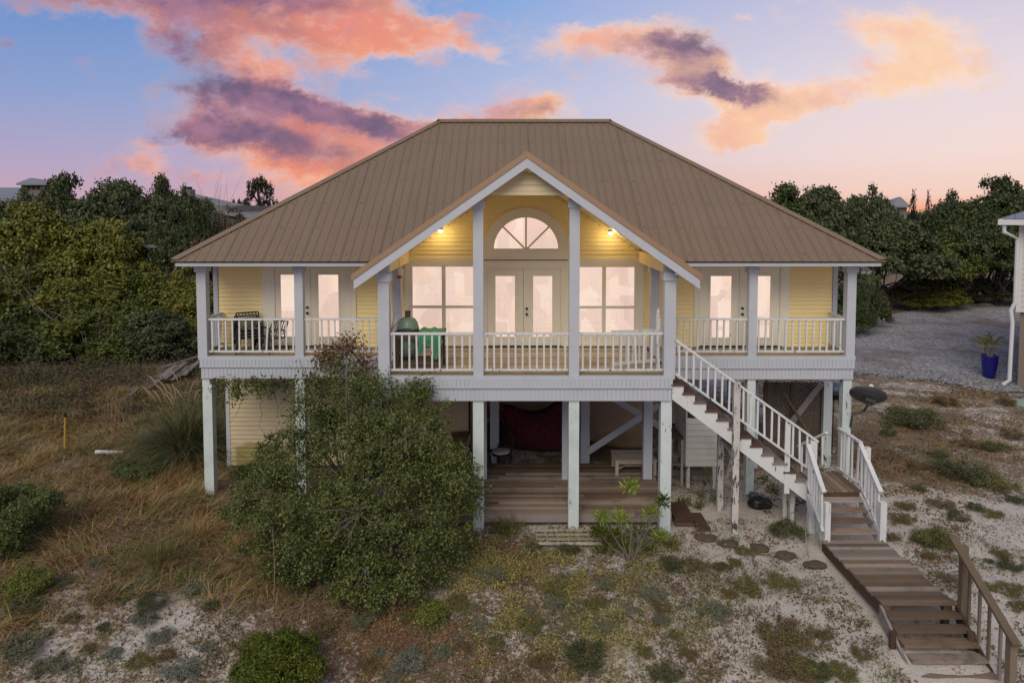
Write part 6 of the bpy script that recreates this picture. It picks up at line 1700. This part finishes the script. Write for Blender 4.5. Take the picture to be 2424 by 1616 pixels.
# low dune shrubs, each a plant of its own
CL = {}
def clump_mesh(mat, var):
    if (mat, var) in CL: return CL[(mat, var)]
    r = np.random.default_rng(200 + var); L = []
    for k in range(22):
        a = r.uniform(0, 6.28); rr = .85 * math.sqrt(r.random()); s = r.uniform(.13, .28)
        L.append((rr * math.cos(a) * (1 + .2 * var), rr * math.sin(a), .15 + .55 * r.random() * (1 - rr ** 2 * .7), s, s, s))
    V, Fc = crown_cloud(L, 3400, .10, 210 + var, 7, .7, -.2, .08, .36)
    CL[(mat, var)] = np_mesh('foliage', V, Fc, M[mat]); return CL[(mat, var)]
stem_me = limbs((0, 0, -.05), [(.5, .1, .4), (-.4, .3, .45), (.1, -.5, .4), (-.3, -.3, .5), (.2, .4, .55)], .02, 4, .08, 1).mesh('stems', M['bark'])
SPEC = {'s': ('sage', 'low grey-green dune shrub growing in the sand'), 'b': ('blue_sage', 'low blue-grey dune shrub growing in the sand'), 'r': ('rust_clump', 'low rusty brown dune shrub growing in the sand'), 'd': ('dark_clump', 'low dark green dune shrub growing in the sand'), 'o': ('olive_clump', 'low olive dune shrub growing in the sand')}
A_ = lambda x, y, r: (1150 + x / 2.94, 1200 + y / 2.94, r / 2.94)
B_ = lambda x, y, r: (1950 + x / 3.485, 850 + y / 3.485, r / 3.485)
C_ = lambda x, y, r: (1920 + x / 4.17, 1240 + y / 4.17, r / 4.17)
D_ = lambda x, y, r: (x / 3.365, 1150 + y / 3.365, r / 3.365)
E_ = lambda x, y, r: (500 + x / 3.36, 1150 + y / 3.36, r / 3.36)
CLUMPS = [(A_, 's', [(540, 490, 70), (830, 530, 70), (480, 660, 80), (820, 810, 85), (1170, 590, 95), (1600, 720, 110), (1620, 205, 0), (60, 450, 75)]), (A_, 'b', [(640, 690, 55), (1220, 780, 65), (560, 240, 0), (300, 700, 50), (1000, 720, 60)]),
 (A_, 'd', [(700, 1050, 160), (1250, 1150, 110), (2090, 160, 120), (1640, 410, 65), (1290, 390, 90), (560, 300, 80), (330, 280, 70)]), (A_, 'r', [(2080, 880, 190), (2070, 1080, 170), (1400, 1020, 70), (1460, 400, 90), (1230, 690, 70), (1700, 600, 60), (900, 760, 60), (400, 1080, 80)]), (A_, 'o', [(1820, 550, 100), (2060, 510, 110), (1800, 310, 60), (1320, 880, 55), (1100, 1000, 65), (300, 820, 100), (480, 560, 90), (760, 660, 80), (2190, 1100, 120), (1730, 380, 50)]),
 (B_, 'd', [(720, 490, 190), (1150, 900, 190), (950, 790, 80), (790, 1060, 60), (1120, 1290, 90), (1250, 1220, 70), (1600, 1150, 90), (1420, 730, 90), (540, 600, 70)]), (B_, 'o', [(1400, 1010, 150), (900, 1470, 150), (840, 430, 80), (640, 420, 90), (1380, 1260, 80)]), (B_, 'r', [(1000, 340, 100), (640, 1310, 90), (980, 1180, 100), (1500, 350, 80), (1200, 680, 100), (780, 870, 80), (1560, 620, 90), (680, 1200, 80)]),
 (C_, 'd', [(1150, 160, 120), (60, 1440, 150), (1960, 400, 130)]), (C_, 'o', [(1280, 190, 120), (1170, 310, 80), (1780, 620, 75), (1950, 620, 130), (300, 1460, 160), (2050, 800, 90)]), (C_, 's', [(1340, 510, 80), (1740, 360, 50), (2050, 1250, 60)]), (C_, 'r', [(500, 1270, 100), (800, 130, 70), (1880, 280, 90), (150, 1100, 80)]),
 (D_, 's', [(200, 1260, 190), (430, 1410, 130), (1160, 740, 80), (1560, 810, 110), (770, 600, 70), (300, 1450, 90)]), (D_, 'b', [(1140, 1050, 110), (1270, 1200, 100), (1450, 1440, 140), (900, 1330, 80), (1640, 1270, 70)]), (D_, 'd', [(1220, 910, 130), (200, 950, 130), (480, 760, 90), (1700, 950, 70), (820, 1120, 60)]), (D_, 'o', [(1560, 680, 150), (1100, 1410, 100), (60, 900, 80), (1010, 680, 60), (980, 880, 70)]), (D_, 'r', [(560, 1060, 80), (820, 880, 110), (1320, 1340, 80), (700, 1300, 60)]),
 (E_, 's', [(2200, 700, 110), (1200, 1060, 95), (1850, 1320, 85), (1330, 980, 80)]), (E_, 'b', [(1600, 1390, 130), (1330, 1320, 60), (2140, 1090, 65), (1430, 1530, 80)]), (E_, 'r', [(900, 1120, 110), (1250, 1420, 90), (2000, 1280, 70), (1960, 900, 90)]), (E_, 'o', [(2000, 950, 80), (1560, 1020, 70), (2260, 1240, 80)])]
kk = 0
for fn, sp, lst in CLUMPS:
    mat_, lab_ = SPEC[sp]
    for (x, y, r) in lst:
        if r == 0: continue
        u, v, rp_ = fn(x, y, r); g = ground_at(u, v + rp_ * .35); rad = rp_ / F * g.y * 1.2; kk += 1
        lab = lab_.replace(' growing in the sand', '') + (' on the sand slope right of the house' if u > 1950 and v < 1250 else ' beside the boardwalk' if u > 1950 else ' in front of the low deck and stairs' if u > 1150 else ' below the large evergreen shrub' if u > 500 else ' at the lower left of the yard')
        t = thing('dune_shrub', lab, 'shrub', g, lab.replace('dune shrub', 'dune shrubs'))
        for nm, me in (('foliage', clump_mesh(mat_, kk % 3)), ('stems', stem_me)):
            o = link(nm, me, t); o.matrix_parent_inverse = Matrix.Identity(4); o.scale = (rad, rad, rad * (.62 + .3 * ((kk * 7) % 5) / 5)); o.rotation_euler = (0, 0, kk * 1.7)
# grass tussocks that stand out
for k, (u, v, L_, mt, lab) in enumerate(((380, 1330, .75, 'olive_clump', 'green-yellow grass tussock in the middle of the dry grass'), (345, 1010, .7, 'olive_clump', 'tall yellowish tussock above the white pipe'), (1195, 1255, .55, 'olive_clump', 'yellow-green tussock at the left front of the low deck'), (650, 1345, .6, 'dry_grass', 'pale dry tussock at the lower left of the large shrub'), (560, 1300, .5, 'dry_grass', 'dry tussock left of the large shrub'), (90, 1240, .6, 'olive_clump', 'olive tussock beside the dark left-edge bush'), (470, 1270, .7, 'dry_grass', 'reddish tussock below the first left pile'))):
    g = ground_at(u, v); V, Fc = blades(g, 420, L_, 1.1, .013, mt, 300 + k, .9, 4, rad=.12)
    tag(link('grass_tussock', np_mesh('grass_tussock', V, Fc, M[mt])), lab, 'grass clump')
# thin tall stalks
for k, (u, v, h, lab) in enumerate(((648, 1420, 1.35, 'single tall dry stalk at the lower left of the large shrub'), (255, 1000, 1.1, 'tall dry stalks above the marker stake'), (262, 1060, .8, 'leaning pale stalk behind the white pipe'))):
    g = ground_at(u, v); mb = MB()
    for q in range(1 if k != 1 else 4): mb.tube([g + Vector((q * .12, 0, -.05)), g + Vector((q * .12 + .03, 0, h * .5)), g + Vector((q * .1 - .05 * q, 0, h))], [.008, .007, .003], 4)
    one('dry_stalk', mb, 'plume', lab, 'stalk')
